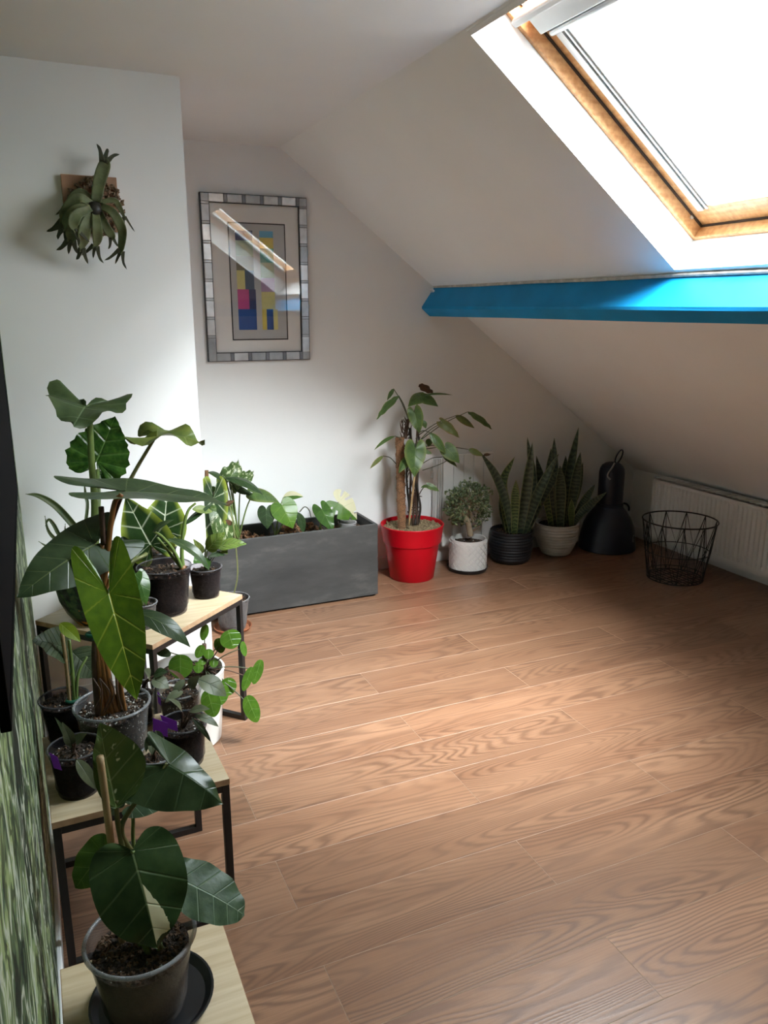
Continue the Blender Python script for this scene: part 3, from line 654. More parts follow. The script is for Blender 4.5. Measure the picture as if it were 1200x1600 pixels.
ST['green'] = plain('petiole_green', (.14, .21, .055), .4, var=.2, scale=30)
ST['olive'] = plain('petiole_olive', (.155, .17, .06), .45, var=.25, scale=30)
ST['orange'] = plain('petiole_orange_brown', (.24, .105, .028), .38, var=.35, scale=25)
ST['brown'] = plain('stem_brown', (.075, .038, .022), .6, var=.4, scale=60, bmp=.3)
ST['dark'] = plain('stem_dark', (.025, .022, .016), .5, var=.4, scale=40)
ST['thin'] = plain('petiole_dark_green', (.060, .070, .035), .5, var=.3, scale=40)
ST['dowel'] = plain('wooden_dowel', (.42, .28, .14), .6, var=.2, scale=30)
ST['jade'] = plain('jade_trunk', (.38, .30, .20), .65, var=.3, scale=25, bmp=.2)
def moss_mat(name, a, b, sc=120):
    m, nt, bs = new_mat(name); co = objco(nt); f = noise(nt, co, sc, 4, .7)
    nt.links.new(ramp(nt, f, [(.35, a), (.65, b)]), bs.inputs['Base Color']); bs.inputs['Roughness'].default_value = .9; bump(nt, bs, f, .9, .01); return m
SOIL = moss_mat('dark_potting_soil', (.010, .007, .005), (.060, .038, .024))
def speckled():
    m, nt, bs = new_mat('soil_with_perlite'); co = objco(nt); f = noise(nt, co, 120, 4, .7)
    c = ramp(nt, f, [(.35, (.010, .007, .005)), (.65, (.070, .045, .030))])
    vo = N(nt, 'ShaderNodeTexVoronoi'); vo.inputs['Scale'].default_value = 150; nt.links.new(co, vo.inputs['Vector'])
    g = math_n(nt, 'MULTIPLY', math_n(nt, 'LESS_THAN', vo.outputs['Distance'], .30), math_n(nt, 'GREATER_THAN', noise(nt, co, 55, 2), .52))
    nt.links.new(mixc(nt, g, c, (.45, .43, .40)), bs.inputs['Base Color']); bs.inputs['Roughness'].default_value = .9
    return m
SOILP = speckled()
BARK = moss_mat('bark_chip', (.055, .030, .017), (.17, .095, .052), 60)
PERL = plain('white_perlite', (.62, .60, .56), .8, var=.1)
MOSS = moss_mat('dry_moss', (.13, .092, .045), (.46, .36, .21), 140)
COIR = moss_mat('coir_fibre', (.15, .068, .032), (.40, .21, .105), 160)
def clear_plastic(name, tint, fac, rough=.12, body=(.30, .30, .30)):
    m, nt, bs = new_mat(name)
    bs.inputs['Base Color'].default_value = (*body, 1); bs.inputs['Roughness'].default_value = rough
    f = ramp(nt, noise(nt, mapping(nt, objco(nt), (1, 1, .5)), 16, 3, .5), [(.4, (0,0,0)), (.7, (1,1,1))])
    lw = N(nt, 'ShaderNodeLayerWeight'); lw.inputs['Blend'].default_value = .5
    e = math_n(nt, 'MULTIPLY', math_n(nt, 'POWER', lw.outputs['Facing'], 3.0), .45)
    tr = N(nt, 'ShaderNodeBsdfTransparent'); tr.inputs['Color'].default_value = (*tint, 1)
    mx = N(nt, 'ShaderNodeMixShader'); nt.links.new(math_n(nt, 'ADD', e, math_n(nt, 'MULTIPLY_ADD', f, fac*.6, fac*.7), clamp=True), mx.inputs[0])
    nt.links.new(tr.outputs[0], mx.inputs[1]); nt.links.new(bs.outputs[0], mx.inputs[2]); nt.links.new(mx.outputs[0], nt.nodes['Material Output'].inputs['Surface'])
    return m
CLEAR = clear_plastic('clear_nursery_plastic', (.93, .93, .93), .055, .08, (.30, .30, .30))
MURKY = clear_plastic('murky_nursery_plastic', (.70, .69, .68), .35, .3, (.20, .19, .19))
SMOKE = clear_plastic('smoky_nursery_plastic', (.74, .72, .74), .10, .10, (.07, .065, .07))
RIM = clear_plastic('milky_pot_rim', (.85, .86, .87), .40, .15, (.45, .46, .47))
RIMD = clear_plastic('smoky_pot_rim', (.70, .70, .72), .34, .12, (.26, .26, .27))
BLK = plain('black_plastic', (.010, .010, .011), .35, var=.2)
PURPLE = plain('purple_plastic_tag', (.135, .012, .34), .4, var=.05)
TIE = plain('green_velcro_tie', (.006, .10, .055), .7, var=.15, scale=80)
# ------------------------------------------------------------------ leaf geometry
SH = {
 'heart': [(0, 0), (-.10, .10), (-.20, .32), (-.205, .6), (-.10, .85), (.10, 1.0), (.34, .95), (.6, .68), (.82, .32), (1, 0)],
 'cordate': [(0, 0), (-.07, .12), (-.15, .40), (-.12, .72), (.05, .95), (.30, 1.0), (.55, .91), (.75, .66), (.90, .30), (1, 0)],
 'deepheart': [(.02, 0), (-.14, .10), (-.30, .28), (-.34, .55), (-.24, .84), (0, 1.0), (.28, .96), (.56, .70), (.80, .34), (1, 0)],
 'ovate': [(0, 0), (.01, .18), (.08, .55), (.22, .88), (.40, 1), (.6, .86), (.8, .5), (.93, .2), (1, 0)],
 'lance': [(0, 0), (.05, .32), (.2, .78), (.40, 1), (.6, .9), (.8, .55), (.93, .2), (1, 0)],
 'arrow': [(.03, 0), (-.16, .16), (-.36, .40), (-.50, .70), (-.46, .95), (-.25, 1.0), (.08, .93), (.4, .76), (.7, .46), (.9, .16), (1, 0)],
 'longarrow': [(.02, 0), (-.14, .14), (-.32, .34), (-.46, .62), (-.46, .84), (-.34, .96), (-.1, 1.0), (.22, .95), (.52, .78), (.80, .42), (1, 0)],
 'round': [(-.75, 0), (-.72, .32), (-.55, .68), (-.22, .94), (.12, 1.0), (.45, .90), (.76, .62), (.94, .30), (1, 0)],
 'roundheart': [(.0, 0), (-.18, .06), (-.34, .26), (-.36, .58), (-.2, .88), (.1, 1.0), (.42, .93), (.72, .66), (.92, .30), (1, 0)],
}
def toc(p): return (CAM-p).normalized()
def mpp(p): return (Vector(p)-CAM).dot(fwd)/FPX
UPZ = Vector((0, 0, 1))
def leaf_mesh(base, tip, width, nrm, shape='heart', arch=.08, fold=.12, wave=0.0, nw=4, tipdrop=0.0, n=22, S=4, cut=None, jag=0.0, ph=0.0, asym=(1, 1)):
    base, tip = Vector(base), Vector(tip); X = tip-base; L = X.length; X.normalize()
    Z = Vector(nrm); Z = Z - X*Z.dot(X)
    if Z.length < 1e-3: Z = X.orthogonal()
    Z.normalize(); Y = Z.cross(X)
    cp = curve([Vector((a, b, 0)) for a, b in SH[shape]], 6)
    ln = [0.0]
    for i in range(1, len(cp)): ln.append(ln[-1] + (cp[i]-cp[i-1]).length)
    out = []; j = 0
    for i in range(n+1):
        d = ln[-1]*i/n
        while j < len(ln)-2 and ln[j+1] < d: j += 1
        f = (d-ln[j])/max(1e-9, ln[j+1]-ln[j]); p = cp[j].lerp(cp[j+1], min(1, max(0, f))); out.append((p.x, max(0, p.y), i/n))
    lo = SH[shape][0][0]; hw = width/2
    mb = MB()
    for side in (1, -1):
        off = len(mb.v)
        for i, (x, y, t) in enumerate(out):
            m = min(1, max(lo, x-.30*y)) if i not in (0, n) else x
            k = 1 + jag*math.sin(t*nw*2*PI*2.5+ph)
            for q in range(S+1):
                s = q/S; px = m + (x-m)*s; py = y*s*(k if s > .9 else 1)
                z = arch*L*(4*px*(1-px) if px > 0 else 2.4*px) - tipdrop*L*max(0, px-.55)**2*4
                z += fold*abs(py)*hw + wave*hw*math.sin(t*nw*2*PI + ph + (0 if side > 0 else 1.3))*s*s
                mb.v.append(base + X*(px*L) + Y*(side*py*hw*asym[0 if side > 0 else 1]) + Z*z)
        W = S+1
        for i in range(n):
            for q in range(S):
                a, b, c, d = off+i*W+q, off+(i+1)*W+q, off+(i+1)*W+q+1, off+i*W+q+1
                t0, t1 = out[i][2], out[i+1][2]; v0, v1 = .5+side*.5*q/S, .5+side*.5*(q+1)/S
                if cut and cut(t0, (q+.5)/S, side): continue
                idx, uv = [a, b, c, d], [(t0, v0), (t1, v0), (t1, v1), (t0, v1)]
                if side < 0: idx.reverse(); uv.reverse()
                mb.face(idx, uv)
    return mb
def leaf(parent, base, tip, width, mat, shape='heart', nrm=(1, .4, 0), name='leaf', wpx=True, **kw):
    """nrm: weights of (towards camera, up, right); width in photo pixels at the leaf's depth when wpx"""
    base, tip = Vector(base), Vector(tip); c = (base+tip)/2
    if wpx: width = width*mpp(c)
    nv = toc(c)*nrm[0] + UPZ*nrm[1] + rgt*nrm[2]
    mb = leaf_mesh(base, tip, width, nv, shape, **kw)
    return mb.build(name, LM_[mat] if isinstance(mat, str) else mat, parent, smooth='all', recalc=False)
def stem(parent, pts, r0, r1, mat, name='petiole', n=8, seg=7):
    c = curve(pts, n); m = len(c)-1
    return MB().tube(c, [lerp(r0, r1, i/m) for i in range(m+1)], seg).build(name, ST[mat] if isinstance(mat, str) else mat, parent, smooth='all')
def strap(parent, pts, w0, wm, mat, nrm=(1, 0, 0), name='leaf', cup=.25, n=7, S=4, tipw=.02):
    c = curve(pts, n); m = len(c)-1; mb = MB(); W = 2*S+1
    for i, p in enumerate(c):
        t = i/m; X = (c[min(i+1, m)]-c[max(i-1, 0)]).normalized(); nv = toc(p)*nrm[0] + UPZ*nrm[1] + rgt*nrm[2]
        Y = nv.cross(X).normalized(); Z = X.cross(Y)
        w_ = lerp(w0, wm, min(1, t/.45)) if t < .45 else wm*max(tipw, (1-((t-.45)/.55)**2.4))
        for q in range(-S, S+1): f = q/S; mb.v.append(p + Y*(f*w_/2) + Z*(cup*w_*(f*f-.5)))
    for i in range(m):
        for q in range(2*S):
            a = i*W+q; mb.face((a, a+1, a+W+1, a+W), [(i/m, q/(2*S)), (i/m, (q+1)/(2*S)), ((i+1)/m, (q+1)/(2*S)), ((i+1)/m, q/(2*S))])
    o = mb.build(name, LM_[mat] if isinstance(mat, str) else mat, parent, smooth='all', recalc=False)
    sd = o.modifiers.new('thickness', 'SOLIDIFY'); sd.thickness = .0022
    return o
# ------------------------------------------------------------------ pots and soil
def soil(parent, c, r, z, mats=None, chips=60, size=.006, seed=1, mix=(1, 1), name='soil', depth=.02):
    rnd = random.Random(seed); mats = mats or [SOIL, BARK, PERL]; mb = MB(); seg = 28; rings = 6; c = Vector(c)
    mb.v.append(Vector((c.x, c.y, z+.3*size)))
    for k in range(1, rings+1):
        for a in range(seg):
            t = 2*PI*a/seg; rr = r*k/rings
            mb.v.append(Vector((c.x+rr*math.cos(t), c.y+rr*math.sin(t), z + rnd.uniform(-.5, .6)*size + (.004*(1-k/rings)))))
    for a in range(seg): mb.face((0, 1+a, 1+(a+1) % seg))
    for k in range(rings-1):
        for a in range(seg): mb.face((1+k*seg+a, 1+(k+1)*seg+a, 1+(k+1)*seg+(a+1) % seg, 1+k*seg+(a+1) % seg))
    for q in range(chips):
        a, rr = rnd.uniform(0, 2*PI), r*math.sqrt(rnd.random())*.96
        mi = rnd.choices((0, 1, 2), (1.2, mix[0], mix[1]))[0]
        mb.chunk((c.x+rr*math.cos(a), c.y+rr*math.sin(a), z+size*.35), size*rnd.uniform(.5, 1.15)*(.55 if mi == 2 else 1), mi, rnd)
    return mb.build(name, mats, parent)
def pot(parent, c, r0, r1, h, mat, soil_z=.80, rim=.004, name='pot', th=.0018, foot=True, sm=None, chips=60, size=.006, seed=1, mix=(1, 1), root=True, seg=40):
    """thin nursery pot: tapered wall with a rolled rim and a stepped foot, root ball inside"""
    c = Vector(c); f = .16 if foot else .02
    prof = [(0, .002), (r0*.9, .002), (r0*.97, 0), (r0, .004), (lerp(r0, r1, f), h*f), (lerp(r0, r1, f)+(.0025 if foot else 0), h*f+.002)] + [(lerp(r0, r1, k), h*k) for k in (.4, .6, .86)] + [(lerp(r0, r1, .87)+.0022, h*.875), (r1, h*.97), (r1+rim, h*.975), (r1+rim*1.15, h*.99), (r1+rim*.6, h), (r1-th, h), (r1-th*1.5, h*.95), (lerp(r0, r1, .6)-th, h*.6), (lerp(r0, r1, .1)-th, h*.1), (0, .0045)]
    p = MB().lathe(c, prof, seg).build(name, mat, parent, smooth=True)
    ri = MB().tube([c + Vector((math.cos(a)*(r1+rim*.45), math.sin(a)*(r1+rim*.45), h*.992)) for a in [2*PI*k/48 for k in range(49)]], rim*.62, 8, cap=False)
    ri.build('rim', RIMD if mat is SMOKE else RIM, p, smooth='all')
    rs = lerp(r0, r1, soil_z)-th*1.8
    if root: MB().lathe(c, [(0, .006), (r0*.92, .006), (lerp(r0, r1, .1)-th*2, h*.1), (rs, h*soil_z), (0, h*soil_z)], 32).build('root_ball', SOILP if mat in (CLEAR, MURKY) else SOIL, parent, smooth=True)
    soil(parent, c, rs, c.z+h*soil_z, sm, chips, size, seed, mix)
    return p
def saucer(parent_or_none, c, r, h, mat, name='plant_saucer'):
    return MB().lathe(Vector(c), [(0, 0), (r*.86, 0), (r*.9, .002), (r, h*.92), (r, h), (r-.004, h), (r*.88-.003, .0045), (0, .0045)], 44).build(name, mat, parent_or_none, smooth=True)
def tag_card(parent, p, q, r_, s_): # a small bent plastic tag given by its four corners
    mb = MB(); mb.v += [Vector(k) for k in (p, q, r_, s_)]; nv = (mb.v[1]-mb.v[0]).cross(mb.v[3]-mb.v[0]).normalized()*.0008
    mb.v += [k+nv for k in mb.v[:4]]
    for f in ((0,1,2,3), (7,6,5,4), (0,4,5,1), (1,5,6,2), (2,6,7,3), (3,7,4,0)): mb.face(f)
    return mb.build('plant_tag', PURPLE, parent)
Y_ = at_y
# ------------------------------------------------------------------ staghorn fern on its board
def fern():
    c = at_y(143, 312, YC); by = YC
    t = thing('staghorn_fern', 'staghorn fern mounted on a square wooden board high on the chimney breast', 'plant', (c.x, by, c.z))
    a, b = at_y(94, 273, YC), at_y(188, 368, YC)
    bw = plain('fern_board_wood', (.46, .26, .155), .6, var=.3, scale=18)
    MB().bx(a.x, b.x, by-.02, by, b.z+.01, a.z).build('board', bw, t, bevel=.002)
    rnd = random.Random(4); mm = MB(); cc = at_y(150, 322, by-.03)
    for k in range(260):
        an, rr = rnd.uniform(0, 2*PI), .095*math.sqrt(rnd.random()); p = cc + Vector((rr*math.cos(an), 0, rr*math.sin(an)*1.0)); p.y = by-.02-.045*(1-(rr/.1)**2)*rnd.uniform(.6, 1)
        mm.chunk(p, rnd.uniform(.005, .012), 0, rnd)
    tag(mm.build('moss', moss_mat('fern_moss', (.09, .055, .03), (.34, .23, .14), 90), t), kind='stuff')
    MB().lathe(at_y(147, 320, by-.10)+Vector((0, .0, -.02)), [(0, -.02), (.02, -.012), (.026, .006), (.018, .026), (0, .032)], 14).build('crown', ST['dark'], t, smooth='all')
    def frond(pts, w0, wm, fork, seed):
        # antler frond: strap that splits into fingers
        P = [at_y(u, v, by-d) for u, v, d in pts]; s = mpp(P[0]); m_ = 'fern'
        rr = random.Random(seed)
        o = strap(t, [p + Vector((rr.uniform(-.006, .006), 0, rr.uniform(-.006, .006))) if 0 < k < len(P)-1 else p for k, p in enumerate(P)], w0*s*.8, wm*s, m_, (1, rr.uniform(-.3, .6), rr.uniform(-.6, .6)), 'frond', .10, tipw=.5)
        e = P[-1]; d = (P[-1]-P[-2]).normalized(); sd = d.cross(toc(e)).normalized(); rr = random.Random(seed)
        for k in range(fork):
            f = (k-(fork-1)/2)
            q = e + d*rr.uniform(.018, .034) + sd*f*.022 + toc(e)*rr.uniform(-.012, .012)
            g = q + d*rr.uniform(.008, .02) + sd*f*.016 - UPZ*rr.uniform(0, .012)
            strap(o, [e - d*.012 + sd*f*.006, q, g], wm*s*.45, wm*s*.26, 'fern_tip', (1, .2, 0), 'finger', .1, n=4, S=2)
    frond([(150, 315, .10), (158, 285, .09), (162, 255, .08), (164, 248, .08)], 20, 20, 3, 1)
    frond([(145, 320, .10), (120, 312, .11), (104, 330, .09), (97, 350, .07)], 14, 17, 3, 2)
    frond([(143, 322, .11), (118, 330, .12), (105, 348, .11), (98, 358, .09)], 16, 20, 3, 3)
    frond([(141, 326, .11), (122, 345, .13), (113, 365, .11), (110, 378, .09)], 16, 22, 3, 4)
    frond([(144, 330, .11), (133, 355, .14), (128, 380, .12), (128, 392, .09)], 16, 20, 2, 5)
    frond([(149, 332, .11), (150, 355, .14), (152, 372, .12), (148, 388, .09)], 14, 16, 3, 6)
    frond([(154, 328, .10), (165, 350, .11), (173, 365, .10), (175, 374, .08)], 12, 14, 2, 7)
    frond([(157, 322, .10), (178, 335, .13), (193, 360, .12), (192, 385, .10), (187, 396, .09)], 14, 15, 3, 8)
    frond([(157, 316, .09), (178, 312, .09), (190, 328, .08), (196, 344, .07)], 9, 9, 2, 9)
    frond([(147, 316, .09), (128, 300, .08), (112, 306, .07), (104, 322, .05)], 12, 12, 2, 10)
    frond([(142, 325, .13), (122, 335, .15), (112, 350, .15), (120, 362, .14)], 13, 18, 2, 11)
fern()
# ------------------------------------------------------------------ grey planter with young monsteras
def planter():
    x0, x1, y0, y1, h = .64, 1.612, 3.70, 3.985, .405
    sl, nt, bs = new_mat('grey_slate_planter'); co = objco(nt)
    f = noise(nt, mapping(nt, co, (2.2, 2.2, 7)), 1.0, 6, .65); f2 = noise(nt, mapping(nt, co, (1.2, 1.2, 1.6)), 2.0, 3)
    c = ramp(nt, f, [(.33, (.033, .035, .036)), (.56, (.056, .058, .058)), (.72, (.115, .113, .107))])
    nt.links.new(c, bs.inputs['Base Color']); bs.inputs['Roughness'].default_value = .55; bump(nt, bs, f, .15, .004)
    t = thing('planter_box', 'long dark grey slate-look planter box with young variegated monsteras on the floor', 'planter', ((x0+x1)/2, (y0+y1)/2, 0))
    k = .018; b = MB()
    b.bx(x0, x1, y0, y0+k, .012, h); b.bx(x0, x1, y1-k, y1, .012, h); b.bx(x0, x0+k, y0+k, y1-k, .012, h); b.bx(x1-k, x1, y0+k, y1-k, .012, h); b.bx(x0+k, x1-k, y0+k, y1-k, .012, .03)
    b.build('box', sl, t, bevel=.002)
    MB().bx(x0+.02, x1-.02, y0+.02, y1-.02, 0, .013).build('foot', BLK, t)
    rnd = random.Random(9); s = MB(); nx, ny = 34, 10
    for j in range(ny+1):
        for i in range(nx+1): s.v.append(Vector((lerp(x0+k, x1-k, i/nx), lerp(y0+k, y1-k, j/ny), .335+rnd.uniform(-.006, .008))))
    for j in range(ny):
        for i in range(nx): a = j*(nx+1)+i; s.face((a, a+1, a+nx+2, a+nx+1))
    for q in range(420):
        px_ = rnd.uniform(x0+k, x1-k)
        s.chunk((px_, rnd.uniform(y0+k+.01, y1-k-.01), .343+rnd.uniform(0, .012)), rnd.uniform(.006, .016), rnd.choice((0, 1, 1, 3)), rnd)
    for (u, v) in ((455, 822), (445, 826), (482, 821), (372, 838), (385, 835)):
        pc_ = at_z(u, v, .365); pc_.y = min(max(pc_.y, y0+.05), y1-.05)
        for q in range(22): s.chunk(pc_+Vector((rnd.gauss(0, .018), rnd.gauss(0, .012), rnd.uniform(-.02, .022))), rnd.uniform(.008, .016), rnd.choice((1, 3, 3)), rnd)
    s.build('soil', [SOIL, BARK, PERL, COIR], t)
    MB().lathe(Vector((1.50, 3.86, .335)), [(0, 0), (.04, 0), (.05, .05), (.052, .055), (.046, .055), (.038, .01), (0, .01)], 20).build('water_cup', clear_plastic('cloudy_cup', (.8, .8, .8), .5, .3, (.5, .5, .5)), t, smooth=True)
    def pt(u, v, y): return at_y(u, v, y)
    yc = 3.84
    def plant(root, lvs, sc='green'):
        """root: (u, y); lvs: (bu, bv, by, tu, tv, ty, w, mat, shape, nrm, kw)"""
        st = at_y(root[0], root[1], root[2]); st.z = .33
        o = MB().tube(curve([st, st+Vector((0, 0, .03)), st+Vector((.004, 0, .06))]), [.008, .008, .005], 8) if False else None
        main = stem(t, [st, st+Vector((.003, 0, .03)), st+Vector((.0, .003, .055))], .009, .007, 'olive', 'stem')
        for (bu, bv, by, tu, tv, ty, w, mt, shp, nr, kw) in lvs:
            B, E = at_y(bu, bv, by), at_y(tu, tv, ty); mid = (st+UPZ*.05).lerp(B, .55) + UPZ*.02*(1 if B.z > .42 else .3)
            stem(main, [st+UPZ*.03, mid, B], .0045, .003, sc)
            leaf(main, B, E, w, mt, shp, nr, **kw)
    mc = lambda t0, s, side: (.30 < t0 < .90) and s > .42 and (int(t0*22) % 3 == 0)
    # tall variegated plant at the chimney end
    plant((372, 838, 3.86), [
        (358, 752, 3.84, 372, 719, 3.90, 40, 'marble', 'deepheart', (1, .5, 0), dict(wave=.3, nw=5, fold=-.25)),
        (376, 752, 3.86, 396, 736, 3.90, 22, 'marble', 'ovate', (1, .6, .3), dict(wave=.3, fold=-.4)),
        (352, 748, 3.80, 324, 738, 3.78, 22, 'deep', 'ovate', (.5, 1, 0), dict(fold=-.2)),
        (352, 746, 3.80, 412, 774, 3.72, 22, 'deep', 'lance', (.35, 1, 0), dict(arch=.14, fold=-.3)),
        (396, 770, 3.82, 437, 786, 3.80, 30, 'phil_dk', 'heart', (.6, .8, 0), dict(arch=.12, fold=-.25)),
        (362, 758, 3.82, 396, 772, 3.80, 14, 'deep', 'lance', (.6, .6, 0), dict(arch=-.1)),
        (338, 786, 3.78, 366, 826, 3.76, 34, 'half', 'deepheart', (1, .3, -.2), dict(cut=mc)),
        (334, 776, 3.76, 334, 868, 3.74, 44, 'frydek', 'deepheart', (1, .2, 0), dict(wave=.12, arch=.06)),
        (345, 800, 3.74, 352, 868, 3.72, 40, 'marble', 'heart', (1, .2, .3), dict(wave=.1)),
        (338, 770, 3.80, 322, 800, 3.80, 30, 'heart', 'heart', (1, .3, 0), dict()),
    ])
    MB().tube([at_y(322, 850, 3.92), at_y(323, 735, 3.92)], .010, 8).build('moss_pole', COIR, t, smooth=True)
    plant((430, 832, 3.85), [
        (416, 796, 3.80, 418, 827, 3.78, 29, 'deep', 'heart', (1, .3, -.2), dict(fold=-.15)),
        (441, 789, 3.78, 458, 826, 3.74, 42, 'heart_br', 'heart', (1, .35, .1), dict(fold=-.12)),
        (443, 777, 3.88, 474, 776, 3.86, 18, 'half', 'ovate', (.7, .8, 0), dict(arch=.1)),
        (464, 800, 3.82, 474, 834, 3.80, 18, 'deep', 'lance', (.6, .3, .7), dict()),
    ])
    plant((500, 826, 3.85), [(503, 796, 3.80, 521, 832, 3.73, 28, 'heart', 'deepheart', (1, .35, .1), dict(fold=-.3, wave=.1))])
    plant((531, 824, 3.86), [(528, 785, 3.84, 558, 812, 3.82, 46, 'half', 'deepheart', (1, .5, 0), dict(cut=mc, fold=-.15, arch=.1))], 'dark')
    stem(t, [at_y(468, 800, 3.84), at_y(476, 792, 3.84), at_y(483, 797, 3.84), at_y(486, 808, 3.84)], .003, .0025, 'thin', 'tendril')
planter()
# ------------------------------------------------------------------ nursery pot with terracotta saucer beside the planter
def floor_pot():
    p = at_z(371, 994, 0); c = Vector((.785, 3.575, 0))
    s = saucer(None, c, .092, .016, plain('terracotta', (.36, .13, .06), .7, var=.2)); s.location = (0, 0, 0)
    tag(s, 'terracotta saucer under the cloudy pot beside the grey planter', 'saucer')
    t = thing('potted_climber', 'cloudy nursery pot with one thin bare climbing stem in front of the grey planter', 'plant', c+UPZ*.0045)
    pot(t, c+UPZ*.0045, .062, .083, .155, clear_plastic('cloudy_nursery_plastic', (.66, .66, .66), .42, .4, (.24, .23, .23)), .88, sm=[SOIL, BARK, BARK], chips=120, size=.009, seed=3, mix=(2, 1))
    st = c + UPZ*.14
    stem(t, [st, at_y(371, 900, 3.57), at_y(368, 850, 3.58), at_y(361, 800, 3.60), at_y(350, 765, 3.62)], .004, .003, 'olive', 'stem')
    for (bu, bv, tu, tv, w) in ((352, 790, 366, 782, 8), (362, 820, 352, 812, 8)):
        leaf(t, at_y(bu, bv, 3.6), at_y(tu, tv, 3.59), w, 'phil_dry', 'lance', (1, .3, 0), name='dry_leaf')
floor_pot()
# ------------------------------------------------------------------ red pot with philodendron on a moss pole
def red_pot():
    c = Vector((1.925, 3.925, 0))
    t = thing('potted_philodendron', 'tall philodendron climbing a coir pole in a bright red plastic pot', 'plant', c)
    red = plain('red_plastic', (.56, .002, .012), .42, var=.06, scale=8, spec=.3)
    MB().lathe(c, [(0, .004), (.120, .004), (.124, 0), (.128, .004), (.156, .205), (.158, .212), (.166, .216), (.181, .312), (.183, .318), (.180, .322), (.174, .320), (.170, .30), (.152, .20), (.12, .02), (0, .02)], 56).build('pot', red, t, smooth=True)
    soil(t, c, .168, .296, [MOSS, MOSS, BARK], 560, .014, 5, (2, .6), 'moss')
    s = .18333
    def Q(zx, zy, y=3.92): return at_y(560+s*zx, 590+s*zy, y)
    b0, b1 = Q(370, 1290, 3.90), Q(352, 510, 3.92)
    rnd = random.Random(8)
    pm_ = [b0.lerp(b1, k/40) for k in range(41)]
    MB().tube(pm_, [.0245*rnd.uniform(.93, 1.07) for k in pm_], 14).build('coir_pole', COIR, t, smooth='all')
    sp = MB()
    for q in (0, 1):
        sp.tube([b0.lerp(b1, k/120) + Vector((.0255*math.cos(k*.42*(1 if q else -1)), .0255*math.sin(k*.42*(1 if q else -1)), 0)) for k in range(121)], .0022, 5)
    sp.build('binding', plain('coir_cord', (.22, .115, .055), .8, var=.3, scale=60), t, smooth='all')
    hb = MB(); ra = random.Random(6)
    for k in range(34):
        a = Q(ra.uniform(365, 445), ra.uniform(360, 515), 3.92); hb.tube([a, a+Vector((ra.uniform(-.02, .02), ra.uniform(-.02, .02), ra.uniform(.01, .05)))], [.005, .001], 5)
    tag(hb.build('dry_sheath', ST['brown'], t), kind='stuff')
    stem(t, [Q(395, 520), Q(415, 420), Q(430, 350)], .012, .006, 'brown', 'stem')
    for k, (xa, xb) in enumerate(((425, 430), (455, 450), (485, 480), (505, 500), (515, 470), (440, 520))):
        pts = [Q(xa + ra.uniform(-16, 16), lerp(1255, 430 if k != 2 else 560, f), 3.92+ra.uniform(-.02, .03)) for f in (0, .18, .36, .55, .75, 1)]
        stem(t, pts, .007, .005, 'brown' if k % 2 else 'dark', 'vine')
    rb = MB()
    for k in range(60):
        a = Q(ra.uniform(420, 520), ra.uniform(480, 1230), 3.92+ra.uniform(-.02, .02)); rb.tube([a, a+Vector((ra.uniform(-.02, .02), ra.uniform(-.015, .015), ra.uniform(-.03, .02)))], [.0035, .0015], 4)
    tag(rb.build('aerial_roots', ST['brown'], t), kind='stuff')
    stem(t, [Q(480, 830, 3.86), Q(430, 1262, 3.86)], .006, .006, 'dowel', 'stake')
    trunk = Q(480, 500)
    def lf(bx, bz, tx, tz, w, mt='phil', shp='heart', nr=(1, .35, 0), yb=3.88, yt=3.86, org=None, pet=True, **kw):
        B, E = Q(bx, bz, yb), Q(tx, tz, yt)
        o = leaf(t, B, E, w*s, mt, shp, nr, **kw)
        if pet:
            O = Q(*(org or (470, 480))); mid = O.lerp(B, .5) + UPZ*.015
            stem(t, [O, mid, B], .003, .002, 'thin')
    lf(345, 155, 155, 358, 70, 'phil_dk', 'lance', (.6, .8, 0), 3.88, 3.84, (430, 360), arch=.06, wave=.15)
    lf(300, 95, 245, 195, 36, 'phil_dk', 'lance', (1, .2, 0), 3.95, 3.92, (425, 350), wave=.2)
    lf(555, 150, 422, 250, 135, 'phil_dk', 'heart', (1, .8, 0), 3.90, 3.84, (470, 300), fold=-.2)
    lf(545, 165, 680, 248, 120, 'phil_dk', 'heart', (.6, .7, 0), 3.88, 3.82, (475, 300), fold=-.1)
    lf(515, 62, 645, 135, 74, 'phil_dry', 'ovate', (1, .7, 0), 3.96, 3.94, None, False, fold=-.3, wave=.2)
    lf(560, 150, 805, 150, 46, 'phil', 'lance', (.35, 1, 0), 3.84, 3.80, None, False, arch=.04)
    lf(480, 300, 522, 475, 128, 'phil', 'deepheart', (1, .25, 0), 3.84, 3.82, (480, 330), fold=.35, wave=.1)
    lf(548, 365, 575, 435, 50, 'phil_dk', 'ovate', (1, .2, .4), 3.88, 3.87, None, False)
    lf(610, 470, 745, 650, 84, 'phil', 'lance', (1, .35, .3), 3.82, 3.78, (500, 480), fold=-.2)
    lf(748, 600, 862, 730, 135, 'phil', 'heart', (1, .4, 0), 3.80, 3.76, (520, 600), fold=-.12)
    lf(486, 605, 478, 850, 186, 'phil', 'deepheart', (1, .25, 0), 3.80, 3.76, (500, 500), fold=-.15, wave=.06)
    lf(425, 690, 342, 818, 90, 'phil', 'heart', (1, .3, -.3), 3.84, 3.82, (480, 640), fold=-.2)
    lf(715, 385, 864, 515, 92, 'phil_yel', 'heart', (1, .6, 0), 3.86, 3.82, (500, 560), fold=-.2, wave=.12)
    lf(828, 325, 990, 432, 80, 'phil_yel', 'ovate', (.8, .8, 0), 3.88, 3.86, (500, 500), fold=-.25)
    lf(930, 292, 1142, 444, 74, 'phil_dk', 'lance', (.8, .8, 0), 3.86, 3.84, (520, 540), fold=-.2, wave=.1)
